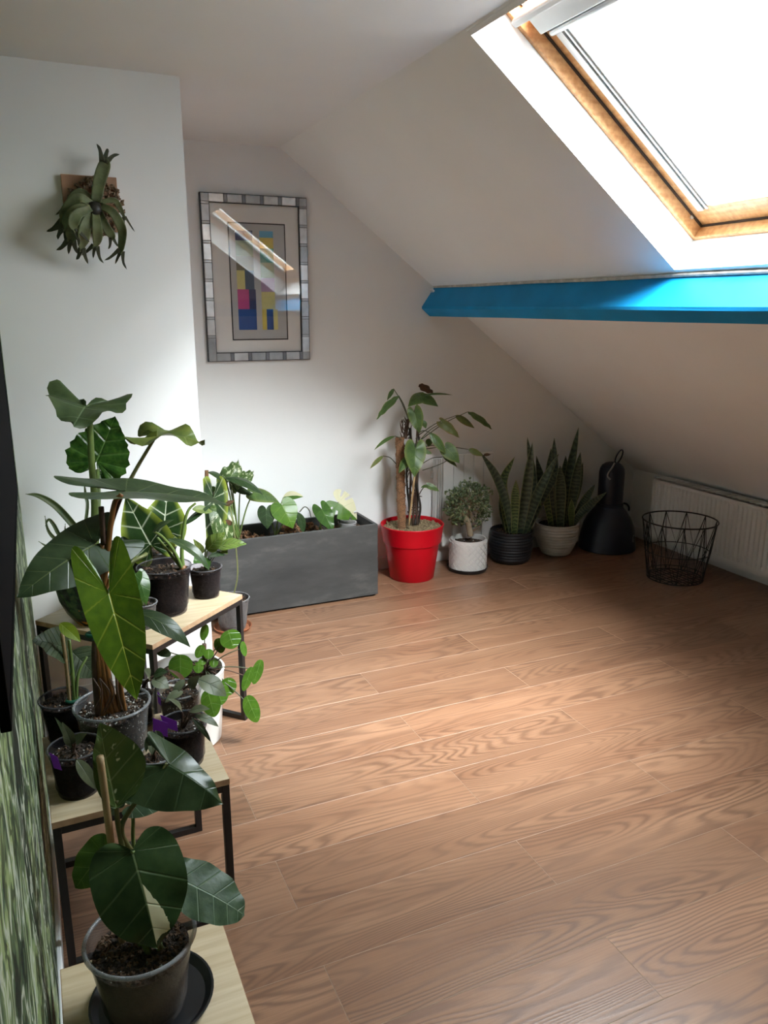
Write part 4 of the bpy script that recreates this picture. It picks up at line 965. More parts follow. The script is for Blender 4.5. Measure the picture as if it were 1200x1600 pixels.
    lf(940, 612, 1062, 668, 62, 'phil_yel', 'ovate', (1, .6, 0), 3.84, 3.82, (560, 610), fold=-.2)
    lf(1065, 665, 1130, 655, 30, 'phil_dry', 'ovate', (1, .6, 0), 3.84, 3.84, None, False)
    lf(722, 675, 842, 764, 52, 'phil', 'ovate', (.7, .8, 0), 3.84, 3.80, (520, 750))
    lf(575, 630, 628, 650, 40, 'phil_dk', 'heart', (1, .3, 0), 3.86, 3.85, None, False)
    lf(600, 520, 598, 590, 62, 'phil_dk', 'ovate', (1, .2, .3), 3.88, 3.87, None, False)
    lf(312, 498, 134, 618, 40, 'phil', 'lance', (.6, .8, 0), 3.86, 3.80, (400, 590))
    lf(212, 668, 98, 778, 40, 'phil_yel', 'lance', (.9, .5, 0), 3.82, 3.80, (330, 745))
    lf(595, 920, 690, 970, 58, 'phil_dk', 'heart', (1, .5, 0), 3.84, 3.82, (515, 1000))
    lf(590, 925, 532, 938, 32, 'phil', 'ovate', (1, .5, 0), 3.84, 3.82, None, False)
    stem(t, [Q(545, 790, 3.86), Q(640, 760, 3.84), Q(735, 720, 3.83), Q(770, 690, 3.84)], .0025, .002, 'thin', 'tendril')
red_pot()
# ------------------------------------------------------------------ jade plant
def jade():
    c = Vector((2.285, 3.90, 0))
    sc_ = saucer(None, c, .122, .026, BLK); tag(sc_, 'black saucer under the white lattice-patterned pot', 'saucer')
    t = thing('jade_plant', 'bushy jade plant with bare trunk in a white diamond-lattice pot', 'plant', c+UPZ*.0045)
    R, H, z0 = .108, .185, .012
    wm, nt, bs = new_mat('white_lattice_glaze'); bs.inputs['Base Color'].default_value = (.72, .71, .69, 1); bs.inputs['Roughness'].default_value = .3
    MB().lathe(c, [(0, z0-.007), (R*.93, z0-.007), (R*.99, z0), (R, z0+.01), (R, z0+H-.006), (R-.002, z0+H), (R-.009, z0+H), (R-.011, z0+H-.01), (R-.014, z0+.02), (0, z0+.02)], 64).build('pot', wm, t, smooth=True)
    lat = MB(); n = 18; hw_, hh_ = PI/n*.86, .0195*.86; zlo, zhi = z0+.010, z0+H-.012
    def wp_(a, z, rr): return c + Vector((math.cos(a)*rr, math.sin(a)*rr, z))
    for q in range(-1, 11):
        zc = zlo + q*.0195
        for k in range(n):
            ac = 2*PI*(k + .5*(q % 2))/n; b = len(lat.v); ring = ((0, -1), (.5, -.5), (1, 0), (.5, .5), (0, 1), (-.5, .5), (-1, 0), (-.5, -.5))
            if zc < zlo-.001 or zc > zhi+.001: continue
            for f_, rr in ((1.0, R-.0005), (.93, R+.0055)):
                for (x_, y_) in ring: lat.v.append(wp_(ac+x_*f_*hw_, min(zhi, max(zlo, zc+y_*f_*hh_)), rr))
            for m_ in range(8): lat.face((b+m_, b+(m_+1) % 8, b+8+(m_+1) % 8, b+8+m_))
            lat.face(tuple(b+8+m_ for m_ in range(8)))
    tag(lat.build('lattice_relief', wm, t), kind='stuff')
    soil(t, c, R-.012, z0+H-.03, None, 90, .008, 6, (1.5, .2))
    s = .18333
    def Q(zx, zy, y=3.90): return at_y(560+s*zx, 590+s*zy, y)
    tr = [Q(955, 1345), Q(945, 1290), Q(925, 1210), Q(900, 1165), Q(850, 1110)]
    stem(t, tr, .019, .013, 'jade', 'trunk', seg=10)
    stem(t, [Q(925, 1200), Q(925, 1170), Q(935, 1140), Q(950, 1090)], .013, .008, 'jade', 'branch')
    stem(t, [Q(958, 1320), Q(1000, 1290), Q(1050, 1240)], .007, .005, 'jade', 'branch')
    stem(t, [Q(852, 1110), Q(830, 1040), Q(850, 980)], .011, .006, 'jade', 'branch'); stem(t, [Q(945, 1100), Q(990, 1030), Q(1040, 1000)], .008, .005, 'jade', 'branch')
    cen = Q(935, 1085, 3.90); rnd = random.Random(12); fol = MB()
    jm = [plain('jade_leaf', (.125, .175, .080), .35, var=.2, scale=30), plain('jade_leaf_pale', (.25, .30, .14), .35, var=.2, scale=30)]
    cnt = 0
    while cnt < 1150:
        d = Vector((rnd.gauss(0, 1), rnd.gauss(0, 1), rnd.gauss(0, 1))).normalized(); rr = rnd.uniform(.45, 1.0)**.6
        lump = 1 + .13*math.sin(d.x*5+1)*math.cos(d.z*6) + .07*math.sin(d.z*9+d.x*4)
        p = cen + Vector((d.x*.152, d.y*.105, d.z*.142))*rr*lump
        # open the underside in front of the trunk
        if d.z < -.15 and abs(p.x - cen.x + .01) < .035 and d.y < .2: continue
        if p.z < z0+H+.01 or p.y > 4.03: continue
        ax = (d + Vector((rnd.gauss(0, .55), rnd.gauss(0, .55), rnd.gauss(0, .55)+.25))).normalized(); sd = ax.orthogonal().normalized(); sd = Matrix.Rotation(rnd.uniform(0, 6.28), 3, ax) @ sd; th = ax.cross(sd)
        L, w_ = rnd.uniform(.017, .029), rnd.uniform(.007, .0095); b = len(fol.v)
        fol.v += [p-ax*L/2, p+sd*w_, p+th*.0028, p-sd*w_, p-th*.0022, p+ax*L/2+ax*0+sd*0]
        mi = 1 if rnd.random() < .3 else 0
        for q in ((0,1,2), (0,2,3), (0,3,4), (0,4,1), (5,2,1), (5,3,2), (5,4,3), (5,1,4)): fol.face([b+k for k in q], mi=mi)
        cnt += 1
    tag(fol.build('foliage', jm, t, smooth='all'), kind='stuff')
    tw = MB()
    for k in range(70):
        d = Vector((rnd.gauss(0, 1), rnd.gauss(0, 1), rnd.gauss(.2, 1))).normalized(); tw.tube([cen+d*.03, cen+Vector((d.x*.125, d.y*.085, d.z*.115))], [.003, .0015], 4)
    tag(tw.build('twigs', ST['jade'], t), kind='stuff')
jade()
# ------------------------------------------------------------------ snake plants
def snake(label, c, potprof, potmat, zs, leaves, yb=3.95):
    t = thing('snake_plant', label, 'plant', c)
    MB().lathe(c, potprof, 56).build('pot', potmat, t, smooth=True)
    soil(t, c, zs[1], zs[0], [SOIL, BARK, COIR], 70, .008, 4, (1.2, .5))
    for (pts, w, mt, nr, dy) in leaves:
        b = pts[0]; P = []
        for i, (u, v) in enumerate(pts): P.append(at_y(u, v, c.y + dy*(1+.5*i)))
        P[0].z = zs[0]-.005; P[0].x = c.x + max(-zs[1]*.75, min(zs[1]*.75, P[0].x-c.x))
        P[0].y = c.y + max(-.06, min(.06, dy))
        sc_ = mpp(P[0]); strap(t, P, w*.62*sc_, w*sc_, mt, nr, 'leaf', .22)
bc = Vector((2.615, 3.945, 0))
bp = [(0, .003), (.085, .003), (.098, 0), (.112, .012)]
for k in range(9):
    z = .022+k*.018; r_ = .120+.012*math.sin(PI*(z/.19)*.9); bp += [(r_-.003, z), (r_, z+.005), (r_, z+.012), (r_-.003, z+.017)]
bp += [(.128, .190), (.130, .198), (.126, .202), (.117, .200), (.113, .185), (.10, .05), (0, .05)]
snake('snake plant with sprawling leaves in a matte black ribbed pot', bc, bp, plain('matte_black_ribbed', (.014, .014, .018), .5, var=.2), (.18, .112), [
    ([(800, 826), (790, 785), (775, 745), (750, 706)], 15, 'snake', (1, .2, .3), -.03),
    ([(795, 826), (788, 790), (786, 750), (804, 714)], 15, 'snake_lt', (1, 0, .4), .0),
    ([(804, 826), (805, 785), (806, 750)], 14, 'snake_lt', (1, 0, 0), -.04),
    ([(812, 828), (822, 770), (832, 691)], 17, 'snake', (1, 0, .2), -.05),
    ([(814, 826), (832, 760), (824, 683)], 14, 'snake', (1, 0, -.3), .04),
    ([(818, 828), (840, 775), (873, 709)], 17, 'snake', (1, .3, -.4), -.06),
    ([(822, 828), (850, 770), (880, 730)], 19, 'snake', (1, .4, -.3), -.03),
    ([(828, 826), (845, 775), (838, 712)], 16, 'snake', (1, 0, .2), .05),
    ([(830, 826), (836, 795), (840, 768)], 17, 'snake_lt', (1, 0, 0), -.02),
    ([(793, 826), (786, 800), (783, 762)], 12, 'snake', (1, 0, 0), .04)])
wc = Vector((2.955, 3.945, 0))
wp = [(0, .003), (.062, .003), (.070, 0), (.080, .006)]
for k in range(10):
    z = .012+k*.0185; r_ = .086+.052*math.sin(min(1, z/.15)*PI/2); wp += [(r_-.003, z), (r_+.001, z+.005), (r_+.001, z+.012), (r_-.002, z+.0175)]
wp += [(.136, .202), (.138, .208), (.134, .212), (.126, .210), (.122, .19), (.10, .05), (0, .05)]
snake('upright snake plant in a rounded off-white ribbed pot', wc, wp, plain('offwhite_ribbed_glaze', (.50, .49, .45), .45, var=.12, scale=20), (.19, .12), [
    ([(862, 816), (852, 770), (850, 742)], 12, 'snake_lt', (1, 0, 0), .0),
    ([(866, 816), (858, 760), (861, 700)], 15, 'snake', (1, 0, .2), .0),
    ([(870, 816), (866, 755), (866, 684)], 16, 'snake', (1, 0, -.2), .04),
    ([(876, 818), (876, 770), (875, 727)], 17, 'snake', (1, 0, 0), -.05),
    ([(884, 816), (888, 750), (904, 667)], 15, 'snake', (1, 0, .3), .03),
    ([(888, 818), (898, 760), (907, 706)], 16, 'snake', (1, 0, .2), -.02),
    ([(890, 818), (900, 770), (911, 722)], 12, 'snake', (1, 0, .2), .05),
    ([(894, 820), (912, 785), (930, 756)], 12, 'snake', (1, .3, 0), -.02),
    ([(892, 820), (915, 795), (948, 769)], 13, 'snake', (1, .5, 0), -.05),
    ([(893, 820), (893, 800), (893, 780)], 10, 'snake_lt', (1, 0, 0), -.06),
    ([(880, 816), (882, 760), (884, 712)], 15, 'snake', (1, 0, 0), .05)])
# ------------------------------------------------------------------ plants on the largest table (top at z .5)
ZT = .5
def tall_alocasia():
    c = Vector((.118, 2.645, ZT)); t = thing('tall_alocasia', 'tall alocasia with three big ruffled leaves in a dark floral bowl pot', 'plant', c)
    fm, nt, bs = new_mat('dark_floral_glaze'); co = objco(nt)
    a = noise(nt, co, 22, 3, .6); b = noise(nt, mapping(nt, co, (1, 1, 1), (4, 2, 7)), 17, 2)
    col = ramp(nt, a, [(.50, (.006, .008, .010)), (.56, (.020, .055, .022)), (.64, (.05, .09, .03))])
    col = mixc(nt, ramp(nt, b, [(.64, (0,0,0)), (.66, (1,1,1))]), col, (.42, .16, .025)); nt.links.new(col, bs.inputs['Base Color']); bs.inputs['Roughness'].default_value = .25
    MB().lathe(c, [(0, .003), (.050, .003), (.055, 0), (.060, .004), (.085, .04), (.104, .085), (.112, .13), (.110, .165), (.104, .185), (.100, .188), (.097, .182), (.100, .15), (.09, .08), (.04, .02), (0, .02)], 48).build('pot', fm, t, smooth=True)
    soil(t, c, .098, c.z+.165, None, 70, .008, 21, (1, .3))
    top = c + UPZ*.16
    b1, e1 = at_y(135, 634, 2.63), at_y(115, 667, 2.50)
    stem(t, [top, at_y(148, 800, 2.64), at_y(143, 720, 2.64), at_y(140, 655, 2.64), b1], .013, .008, 'green')
    stem(t, [top+Vector((.012, .01, 0)), at_y(153, 790, 2.66), at_y(152, 735, 2.76)], .011, .007, 'green')
    leaf(t, b1, e1, 128, 'alo_top', 'arrow', (.75, .8, 0), arch=.02, fold=.22, wave=.14, nw=3, jag=.05)
    leaf(t, at_y(151, 722, 2.78), at_y(180, 650, 2.80), 92, 'alo_crinkle', 'deepheart', (1, .15, -.1), arch=-.05, fold=.10, wave=.10, nw=7, jag=.06, n=30, S=5)
    b3, e3 = at_y(243, 682, 2.52), at_y(320, 695, 2.44)
    stem(t, [top+Vector((.03, 0, 0)), at_y(178, 805, 2.58), at_y(206, 745, 2.54), b3], .009, .005, 'olive')
    leaf(t, b3, e3, 66, 'alo_pale', 'arrow', (.25, 1, 0), arch=.10, fold=.18, wave=.28, nw=3)
    for pts, w_ in (([(135, 850), (112, 818), (86, 790), (60, 775), (40, 772)], 11), ([(120, 858), (92, 846), (76, 830), (70, 806)], 6), ([(122, 858), (96, 840), (84, 820), (76, 812), (71, 822)], 6), ([(118, 860), (80, 856), (60, 846)], 5), ([(130, 850), (116, 838), (103, 830), (102, 818)], 4), ([(136, 800), (134, 775), (131, 752)], 5)):
        P = [top + Vector((-.03, .03, 0))] + [at_y(u, v, 2.74) for u, v in pts[1:]]
        P = [top+Vector((-.04, .03, 0)), at_y(*pts[0], 2.72)] + P[1:]; s_ = mpp(P[1]); strap(t, P, w_*s_, w_*s_, 'strap', (1, .3, 0), 'strap_leaf', .3)
tall_alocasia()
def frydek():
    c = Vector((.33, 2.88, ZT)); t = thing('white_veined_alocasia', 'alocasia with dark white-veined leaves in a black cachepot behind the clear pot', 'plant', c)
    MB().lathe(c, [(0, .003), (.075, .003), (.08, 0), (.084, .004), (.104, .15), (.108, .158), (.106, .162), (.098, .16), (.08, .04), (0, .03)], 40).build('pot', BLK, t, smooth=True)
    soil(t, c, .096, c.z+.14, None, 70, .008, 22, (1.4, .3)); top = c+UPZ*.14
    l1 = (at_y(256, 830, 2.80), at_y(262, 764, 2.84)); stem(t, [top, top+UPZ*.05, l1[0]], .006, .004, 'green')
    leaf(t, l1[0], l1[1], 68, 'frydek', 'deepheart', (1, .2, 0), wave=.08, nw=5, fold=.1)
    l2 = (at_y(236, 852, 2.72), at_y(196, 776, 2.74)); stem(t, [top+Vector((-.03, -.03, 0)), at_y(230, 872, 2.74), l2[0]], .006, .004, 'green')
    leaf(t, l2[0], l2[1], 74, 'frydek_dk', 'deepheart', (1, .2, -.2), wave=.10, nw=5, fold=.1)
    stem(t, [top+Vector((-.04, -.02, 0)), at_y(228, 866, 2.70), at_y(205, 878, 2.66), at_y(188, 885, 2.64)], .008, .006, 'olive', 'stem')
    leaf(t, at_y(252, 842, 2.74), at_y(285, 850, 2.72), 26, 'frydek', 'heart', (.7, .8, 0), fold=.1)
    leaf(t, at_y(205, 850, 2.70), at_y(190, 905, 2.66), 26, 'alo_pale', 'lance', (1, .2, 0))
frydek()
def clear_alocasia():
    c = Vector((.352, 2.625, ZT)); t = thing('striped_stem_alocasia', 'large clear nursery pot of dark soil with thick pale green leaf stalks', 'plant', c)
    pot(t, c, .068, .088, .165, SMOKE, .86, chips=110, size=.008, seed=23, mix=(1.6, .4))
    o = at_y(286, 890, 2.62); o.z = c.z+.14
    stem(t, [o, at_y(284, 862, 2.62), at_y(287, 825, 2.62), at_y(294, 798, 2.62), at_y(306, 786, 2.62)], .008, .004, 'green'); stem(t, [o, at_y(272, 862, 2.60), at_y(255, 840, 2.58), at_y(240, 830, 2.56)], .007, .004, 'green'); stem(t, [o, at_y(268, 868, 2.61), at_y(246, 840, 2.60)], .006, .004, 'green')
    MB().lathe(o-UPZ*.015, [(0, 0), (.013, .004), (.012, .024), (.008, .034), (0, .036)], 12).build('corm', ST['orange'], t, smooth='all')
    leaf(t, at_y(262, 842, 2.56), at_y(328, 892, 2.50), 20, 'bil_mid', 'lance', (.5, 1, 0), arch=.16, fold=.2)
    leaf(t, at_y(238, 832, 2.56), at_y(272, 812, 2.54), 12, 'bil_mid', 'lance', (.6, .8, 0), arch=.1)
    leaf(t, at_y(288, 820, 2.66), at_y(334, 786, 2.68), 14, 'deep', 'lance', (.5, 1, 0), fold=-.4)
    leaf(t, at_y(300, 796, 2.66), at_y(332, 800, 2.68), 16, 'alo_pale', 'lance', (.8, .6, 0))
clear_alocasia()
def small_quilted():
    c = Vector((.508, 2.725, ZT)); t = thing('quilted_leaf_plant', 'small clear pot with light green deeply quilted leaves at the table corner', 'plant', c)
    pot(t, c, .046, .058, .110, SMOKE, .84, chips=70, size=.006, seed=24, mix=(1, .6)); o = c+UPZ*.09
    m = stem(t, [o, at_y(321, 862, 2.72), at_y(324, 848, 2.72)], .005, .003, 'thin', 'stem')
    for (bu, bv, tu, tv, w, mt, shp, nr) in ((324, 860, 352, 832, 26, 'quilted', 'ovate', (1, .4, 0)), (340, 856, 386, 850, 22, 'quilted', 'ovate', (.8, .8, 0)), (346, 858, 356, 866, 12, 'quilted', 'ovate', (1, .5, 0)), (316, 866, 302, 842, 14, 'alo_pale', 'ovate', (1, .3, 0)), (326, 870, 352, 868, 17, 'deep', 'ovate', (.4, 1, 0)), (318, 872, 302, 880, 20, 'heart', 'ovate', (1, .6, 0)), (320, 872, 326, 890, 14, 'heart', 'ovate', (1, .4, 0))):
        B = at_y(bu, bv, 2.69); stem(m, [o, o.lerp(B, .5)+UPZ*.006, B], .0025, .002, 'thin'); leaf(m, B, at_y(tu, tv, 2.66), w, mt, shp, nr, arch=.12, wave=.05)
small_quilted()
def small_heart():
    c = Vector((.262, 2.515, ZT)); t = thing('heart_leaf_plant', 'small cloudy pot with two glossy heart leaves beside the large clear pot', 'plant', c)
    pot(t, c, .033, .043, .085, MURKY, .85, chips=50, size=.005, seed=25); o = c+UPZ*.07
    for (bu, bv, tu, tv, w, nr) in ((216, 900, 229, 946, 30, (1, .3, .3)), (211, 898, 203, 934, 24, (1, .3, -.3))):
        B = at_y(bu, bv, 2.47); stem(t, [o, o.lerp(B, .6)+UPZ*.02, B], .003, .002, 'green'); leaf(t, B, at_y(tu, tv, 2.44), w, 'heart', 'heart', nr, fold=-.15, arch=.1)
small_heart()
# ------------------------------------------------------------------ plants on the middle table (top at z .4)
ZM = .4
def billietiae():
    c = Vector((.108, 1.935, ZM)); t = thing('arrow_leaf_philodendron', 'large philodendron with long arrow leaves and orange stalks in a wide clear pot', 'plant', c)
    pot(t, c, .074, .089, .140, CLEAR, .84, rim=.006, chips=420, size=.0065, seed=31, mix=(.5, 2.2)); o = c + UPZ*.115
    def at(u, v, y): return at_y(u, v, y)
    tie = at(151, 990, 1.90)
    A = at(150, 850, 1.90); B = at(170, 924, 1.80); D = at(192, 768, 1.95); Cc = at(208, 955, 1.82)
    for k, (u0, top_) in enumerate(((153, [(148, 1040), (149, 985), (150, 900)]), (160, [(156, 1050), (150, 990), (146, 930), (150, 855)]), (170, [(160, 1050), (154, 990), (158, 920), (160, 850)]), (183, [(170, 1060), (158, 985), (162, 930), (172, 905)]), (176, [(164, 1060), (156, 990), (160, 940), (176, 800), (190, 772)]), (186, [(184, 1070), (180, 1020), (172, 960), (195, 945)]), (196, [(190, 1080), (186, 1040), (182, 1000)]))):
        b = at(u0, 1112, 1.92); b.z = o.z-.005; b.x = max(c.x-.06, min(c.x+.06, b.x))
        stem(t, [b] + [at(u, v, 1.90) for u, v in top_], .0085 if k < 5 else .006, .006 if k < 5 else .004, 'orange' if k not in (0,) else 'brown', seg=9)
    stem(t, [at(162, 850, 1.90), at(158, 792, 1.90)], .0075, .0065, 'brown', 'cut_stalk')
    stem(t, [at(160, 860, 1.90), at(176, 812, 1.93), D], .006, .005, 'brown')
    MB().tube([tie + Vector((math.cos(a)*.022, math.sin(a)*.016, 0)) for a in [2*PI*k/24 for k in range(25)]], .005, 8).build('tie', TIE, t, smooth='all')
    MB().box(tie+Vector((.002, -.022, -.006)), (.026, .003, .012), (Vector((.9, 0, -.35)).normalized(), Vector((0, 1, 0)), Vector((.35, 0, .9)).normalized())).build('tie_end', TIE, t, bevel=.001)
    stem(t, [at(168, 1032, 1.88), at(163, 1022, 1.88), at(166, 1018, 1.88), at(170, 1022, 1.88)], .004, .003, plain('pink_sheath', (.55, .22, .16), .5), 'sheath')
    rt = random.Random(3)
    for k in range(5):
        a = at(rt.uniform(145, 190), 1060, 1.89); stem(t, [a, a+Vector((rt.uniform(-.02, .02), -.01, -.04)), a+Vector((rt.uniform(-.03, .03), -.01, -.09))], .002, .001, 'brown', 'aerial_root', n=4, seg=5)
    leaf(t, A, at(26, 934, 1.78), 104, 'bil_dark', 'longarrow', (1, .55, 0), arch=.07, fold=-.12, wave=.05, n=30, S=5)
    leaf(t, B, at(214, 1094, 1.70), 88, 'bil_new', 'longarrow', (1, .25, 0), arch=.06, fold=.16, wave=.04, n=30, S=5)
    leaf(t, D, at(362, 789, 2.06), 78, 'bil_mid', 'longarrow', (.32, 1, 0), arch=.03, fold=.10, wave=.06, n=30, S=5)
    leaf(t, Cc, at(300, 1008, 1.76), 34, 'bil_mid', 'lance', (.7, .8, 0), arch=.12, fold=-.1, tipdrop=.1)
    leaf(t, at(192, 838, 1.98), at(196, 890, 1.95), 30, 'bil_dark', 'lance', (1, .2, .4))
billietiae()
def staked():
    c = Vector((-.002, 2.048, ZM)); t = thing('staked_alocasia', 'black nursery pot with brown stake, lime new leaf and a ribbed grey-green leaf', 'plant', c)
    pot(t, c, .046, .060, .125, SMOKE, .88, chips=90, size=.006, seed=32, mix=(.8, .3)); o = c+UPZ*.108
    b = at_y(108, 1086, 2.03); b.z = o.z
    stem(t, [b, at_y(104, 1040, 2.03), at_y(97, 990, 2.03)], .0055, .005, 'dowel', 'stake'); stem(t, [b+Vector((.012, .0, 0)), at_y(112, 1040, 2.03), at_y(108, 1000, 2.03)], .006, .004, 'green'); stem(t, [b+Vector((.014, 0, 0)), at_y(122, 1055, 2.03), at_y(136, 1026, 2.05)], .005, .003, 'green')
    MB().tube([b+Vector((.008, 0, .012)) + Vector((math.cos(a)*.015, math.sin(a)*.011, 0)) for a in [2*PI*k/20 for k in range(21)]], .005, 8).build('tie', TIE, t, smooth='all')
    leaf(t, at_y(112, 1018, 2.08), at_y(50, 1000, 2.02), 60, 'ribbed', 'ovate', (1, .6, 0), fold=.15, wave=.06); leaf(t, at_y(112, 1018, 2.08), at_y(150, 1058, 2.06), 56, 'ribbed', 'ovate', (1, .6, 0), fold=.1)
    leaf(t, at_y(94, 974, 2.0), at_y(126, 1003, 1.97), 22, 'lime', 'ovate', (.9, .7, 0), arch=.06)
staked()
def seedling(label, c, r0, r1, h, mat, leaves, tags=(), seed=1, name='seedling_pot', mix=(1.2, .7), soilz=.82):
    c = Vector(c); t = thing(name, label, 'plant', c, 'young satin-leaf plants on the middle table')
    pot(t, c, r0, r1, h, mat, soilz, chips=110, size=.006, seed=seed, mix=mix); o = c+UPZ*h*soilz
    for (bu, bv, tu, tv, w, mt, shp, nr, y) in leaves:
        B, E = at_y(bu, bv, y), at_y(tu, tv, y-.02); stem(t, [o+Vector((random.uniform(-.008, .008), 0, 0)), o.lerp(B, .6)+UPZ*.008, B], .0028, .002, 'brown'); leaf(t, B, E, w, mt, shp, nr, arch=.12, fold=.12)
    for corners, y in tags: tag_card(t, *[at_y(u, v, y) for u, v in corners])
    return t
OV = (1, .6, 0)
seedling('clear pot with small hanging satin leaf and purple tag at the mural edge', (.010, 1.800, ZM), .047, .058, .115, SMOKE, [
    (112, 1164, 97, 1128, 18, 'silver', 'ovate', (1, .3, 0), 1.80), (118, 1160, 136, 1146, 16, 'silver', 'ovate', (1, .5, 0), 1.80), (112, 1170, 85, 1120, 10, 'ribbed', 'lance', (.8, .6, 0), 1.82), (120, 1187, 150, 1234, 20, 'silver', 'ovate', (1, .4, 0), 1.735)],
    [(((77, 1176), (90, 1183), (97, 1204), (84, 1200)), 1.735)], 41)
seedling('small clear pot with glossy blackish hanging leaves between larger pots', (.182, 1.738, ZM), .030, .040, .085, CLEAR, [
    (238, 1142, 240, 1180, 15, 'blackish', 'ovate', (1, .4, 0), 1.72), (243, 1142, 253, 1166, 14, 'blackish', 'ovate', (1, .5, .3), 1.72), (232, 1150, 228, 1176, 9, 'ribbed', 'ovate', (1, .4, 0), 1.72), (236, 1160, 238, 1180, 11, 'silver', 'ovate', (1, .4, 0), 1.71)], (), 42)
seedling('dark clear pot with two bright purple tags and narrow satin leaves', (.264, 1.822, ZM), .044, .056, .110, SMOKE, [
    (296, 1112, 328, 1108, 16, 'silver', 'lance', (.6, 1, 0), 1.80), (304, 1118, 342, 1136, 15, 'silver', 'lance', (.6, 1, 0), 1.79), (300, 1122, 330, 1160, 9, 'blackish', 'lance', (.9, .6, 0), 1.78), (284, 1112, 262, 1092, 12, 'silver', 'lance', (.7, .9, 0), 1.81)],
    [(((239, 1122), (262, 1130), (262, 1152), (239, 1144)), 1.755), (((250, 1117), (276, 1127), (278, 1143), (257, 1136)), 1.775)], 43)
seedling('clear pot of satin-leaf cuttings behind the purple tags', (.286, 2.015, ZM), .046, .057, .105, CLEAR, [
    (288, 1062, 270, 1090, 14, 'silver', 'ovate', (.6, 1, 0), 1.98), (286, 1080, 258, 1098, 16, 'silver', 'lance', (.6, 1, 0), 1.96), (296, 1074, 312, 1056, 18, 'silver', 'ovate', (1, .4, 0), 1.99), (310, 1062, 354, 1088, 34, 'silver', 'ovate', (.7, .9, 0), 1.97), (290, 1070, 262, 1046, 10, 'phil_dry', 'ovate', (.7, .8, 0), 2.0)], (), 44)
seedling('narrow clear pot with broad grey satin leaves behind the widest pot', (.185, 2.060, ZM), .034, .042, .11, CLEAR, [
    (238, 1062, 264, 1076, 26, 'silver', 'ovate', (.6, 1, 0), 2.04), (234, 1060, 224, 1046, 20, 'silver', 'ovate', (.8, .8, 0), 2.04), (240, 1056, 262, 1050, 20, 'deep', 'ovate', (.6, 1, 0), 2.06)],
    [(((246, 1080), (251, 1086), (252, 1104), (247, 1098)), 2.00), (((206, 1062), (214, 1064), (214, 1082), (206, 1080)), 2.03)], 45)
# ------------------------------------------------------------------ pilea in a white pot under the largest table
def pilea():
    c = Vector((.405, 2.63, 0)); t = thing('pilea_plant', 'pilea with round coin leaves in a tall white pot under the diagonal table', 'plant', c)
    MB().lathe(c, [(0, .004), (.098, .004), (.104, 0), (.108, .004), (.130, .262), (.133, .270), (.130, .275), (.124, .273), (.120, .25), (.10, .03), (0, .03)], 52).build('pot', plain('white_ceramic', (.74, .73, .70), .35, var=.03), t, smooth=True)
    soil(t, c, .119, .245, None, 120, .008, 51, (1.6, .3))
    ni = Vector((c.x-.055, c.y-.02, .235))
    crown = at_y(321, 1046, 2.60); base = Vector((crown.x, 2.61, .245))
    stem(t, [base, crown, at_y(319, 1024, 2.60), at_y(319, 1006, 2.60)], .010, .008, 'brown', 'stem')
    rr = random.Random(2)
    L_ = [(282, 1042, 19, 19, 0, (1, .3, -.2), 2.52), (312, 1018, 8, 11, -.4, (1, .4, -.3), 2.57), (326, 1022, 8, 8, 0, (1, .4, 0), 2.57), (361, 999, 17, 15, .3, (.8, .8, 0), 2.56), (343, 1009, 10, 12, .3, (1, .2, -.6), 2.58), (381, 1014, 6, 12, .2, (1, .2, .8), 2.60),
          (387, 1061, 8, 20, -.35, (1, .2, .5), 2.54), (402, 1050, 9, 20, -.3, (1, .3, .5), 2.56), (394, 1108, 13, 22, .4, (1, .3, .3), 2.50), (357, 1073, 13, 14, 0, (1, .3, .2), 2.55), (330, 1099, 15, 22, .25, (1, .3, 0), 2.48), (342, 1084, 18, 18, .3, (.9, .5, .3), 2.50), (310, 1043, 8, 9, 0, (1, .3, 0), 2.56),
          (319, 988, 7, 13, -.2, (1, .1, -.3), 2.60), (253, 1018, 15, 8, -.6, (.8, .6, 0), 2.55), (240, 1014, 6, 10, .3, (1, .3, 0), 2.56), (334, 1036, 7, 7, 0, (1, .5, 0), 2.58), (316, 1034, 6, 6, 0, (1, .5, 0), 2.57)]
    for k, (u, v, a, b, tilt, nr, y) in enumerate(L_):
        cx_, sx_ = math.sin(tilt), math.cos(tilt)
        p0 = at_y(u - cx_*b*.12, v - sx_*b*.12, y); tip = at_y(u + cx_*b, v + sx_*b, y-.012)
        p0 = at_y(u - cx_*b*.15, v - sx_*b*.15, y)
        leaf(t, p0, tip, a*2, 'pilea' if k != 14 else 'deep', 'round', nr, arch=.0, fold=-.10, n=18)
        stem(t, [crown, crown.lerp(p0, .5)+UPZ*.012, p0+Vector((0, .003, 0))], .0024, .0018, 'thin' if k % 3 else 'brown')
pilea()
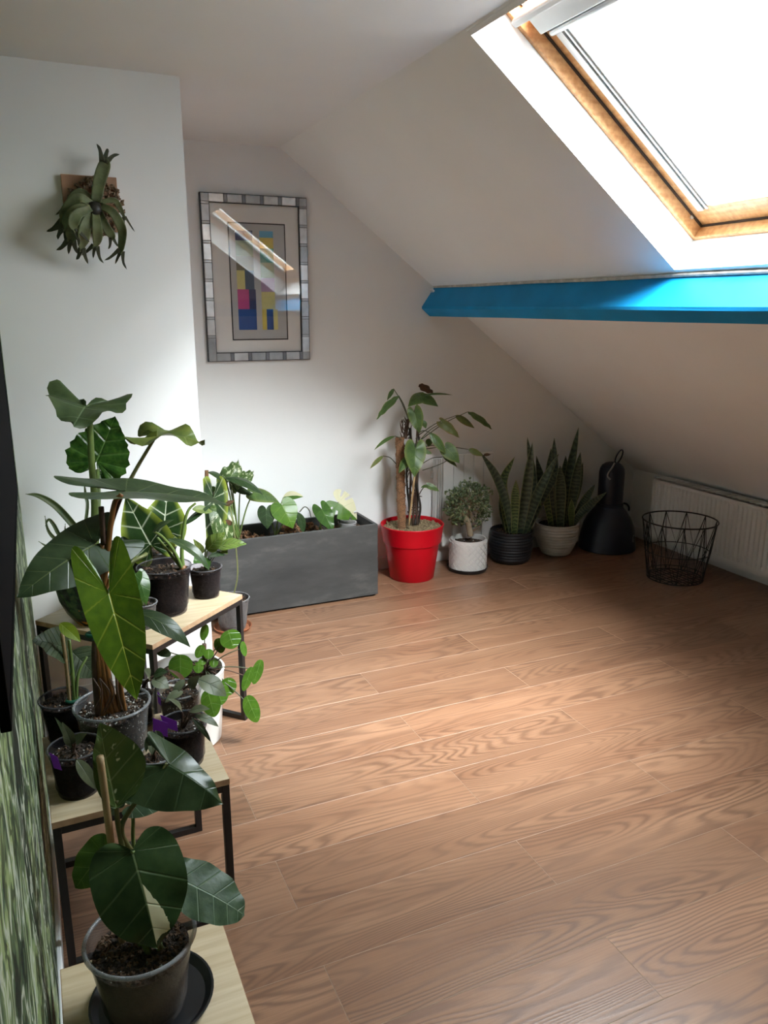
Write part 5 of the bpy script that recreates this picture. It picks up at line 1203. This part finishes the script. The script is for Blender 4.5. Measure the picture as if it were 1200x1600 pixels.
# ------------------------------------------------------------------ philodendron on the smallest table
def near_plant():
    c = Vector((.090, 1.222, .3))
    sc_ = saucer(None, c, .108, .016, BLK); tag(sc_, 'wide black saucer on the lowest table under the clear pot', 'saucer')
    c = Vector((.078, 1.212, .3045)); t = thing('variegated_philodendron', 'philodendron with cream sectored leaf and wooden stake in clear pot on black saucer', 'plant', c)
    pot(t, c, .066, .089, .150, clear_plastic('clear_big_pot', (.88, .87, .86), .15, .14, (.24, .215, .20)), .80, rim=.006, foot=True, sm=[SOIL, BARK, PERL], chips=620, size=.0068, seed=61, mix=(1.5, .12), seg=56)
    o = c + UPZ*.122
    def at(u, v, y): return at_y(u, v, y)
    stk = at(190, 1455, 1.24); stk.z = o.z-.01
    stem(t, [stk, at(172, 1305, 1.24), at(156, 1182, 1.24)], .0062, .0062, 'dowel', 'stake', seg=12)
    N1 = at(207, 1330, 1.145); N2 = at(262, 1193, 1.27); N3 = at(182, 1262, 1.24); N5 = at(160, 1332, 1.27); N6 = at(311, 1388, 1.20); N4 = at(205, 1258, 1.30)
    b = Vector((c.x+.01, c.y-.015, o.z))
    stem(t, [b, at(206, 1420, 1.19), at(204, 1360, 1.17), N1], .0065, .004, 'green'); stem(t, [b+Vector((.005, .02, 0)), at(200, 1360, 1.24), at(184, 1285, 1.25), at(182, 1250, 1.245)], .0055, .004, 'olive'); stem(t, [b+Vector((.01, .012, 0)), at(212, 1350, 1.25), at(190, 1300, 1.25), at(206, 1262, 1.26), N2], .006, .004, 'olive')
    stem(t, [b+Vector((-.01, .02, 0)), at(180, 1390, 1.25), N5], .004, .003, 'green'); stem(t, [b+Vector((.02, 0, 0)), at(250, 1440, 1.24), at(290, 1405, 1.25), N6+Vector((0, .012, -.006))], .004, .003, 'green'); stem(t, [b+Vector((.006, .02, 0)), at(210, 1330, 1.28), at(208, 1280, 1.29), N4], .004, .003, 'green')
    stem(t, [b+Vector((.022, .0, -.004)), at(238, 1462, 1.19), at(244, 1474, 1.17)], .007, .003, 'olive', 'new_shoot')
    leaf(t, N1, at(246, 1482, 1.075), 142, 'n_sector', 'cordate', (1, .55, 0), arch=.10, fold=-.14, wave=.05, n=34, S=7)
    leaf(t, N2, at(349, 1257, 1.22), 150, 'n_dark', 'arrow', (.85, .7, .0), arch=.10, fold=-.20, wave=.05, n=34, S=7, asym=(.50, 1.0))
    leaf(t, N3, at(156, 1129, 1.25), 88, 'n_fleck', 'ovate', (1, .15, .2), arch=-.06, fold=.16, wave=.05, n=30, S=6, asym=(.55, 1.3))
    leaf(t, N4, at(268, 1256, 1.29), 46, 'n_blue', 'heart', (.8, .8, 0), arch=.06, fold=.05)
    leaf(t, at(184, 1262, 1.29), at(168, 1240, 1.29), 30, 'n_blue', 'heart', (1, .6, 0))
    leaf(t, N5, at(118, 1388, 1.25), 66, 'n_left', 'roundheart', (1, .35, -.2), arch=.05, fold=-.10, wave=.07, nw=5, n=28, S=5)
    leaf(t, N6, at(382, 1430, 1.17), 86, 'n_blue', 'round', (.75, .85, 0), arch=.05, fold=-.06, wave=.06, nw=5, n=28, S=6)
near_plant()
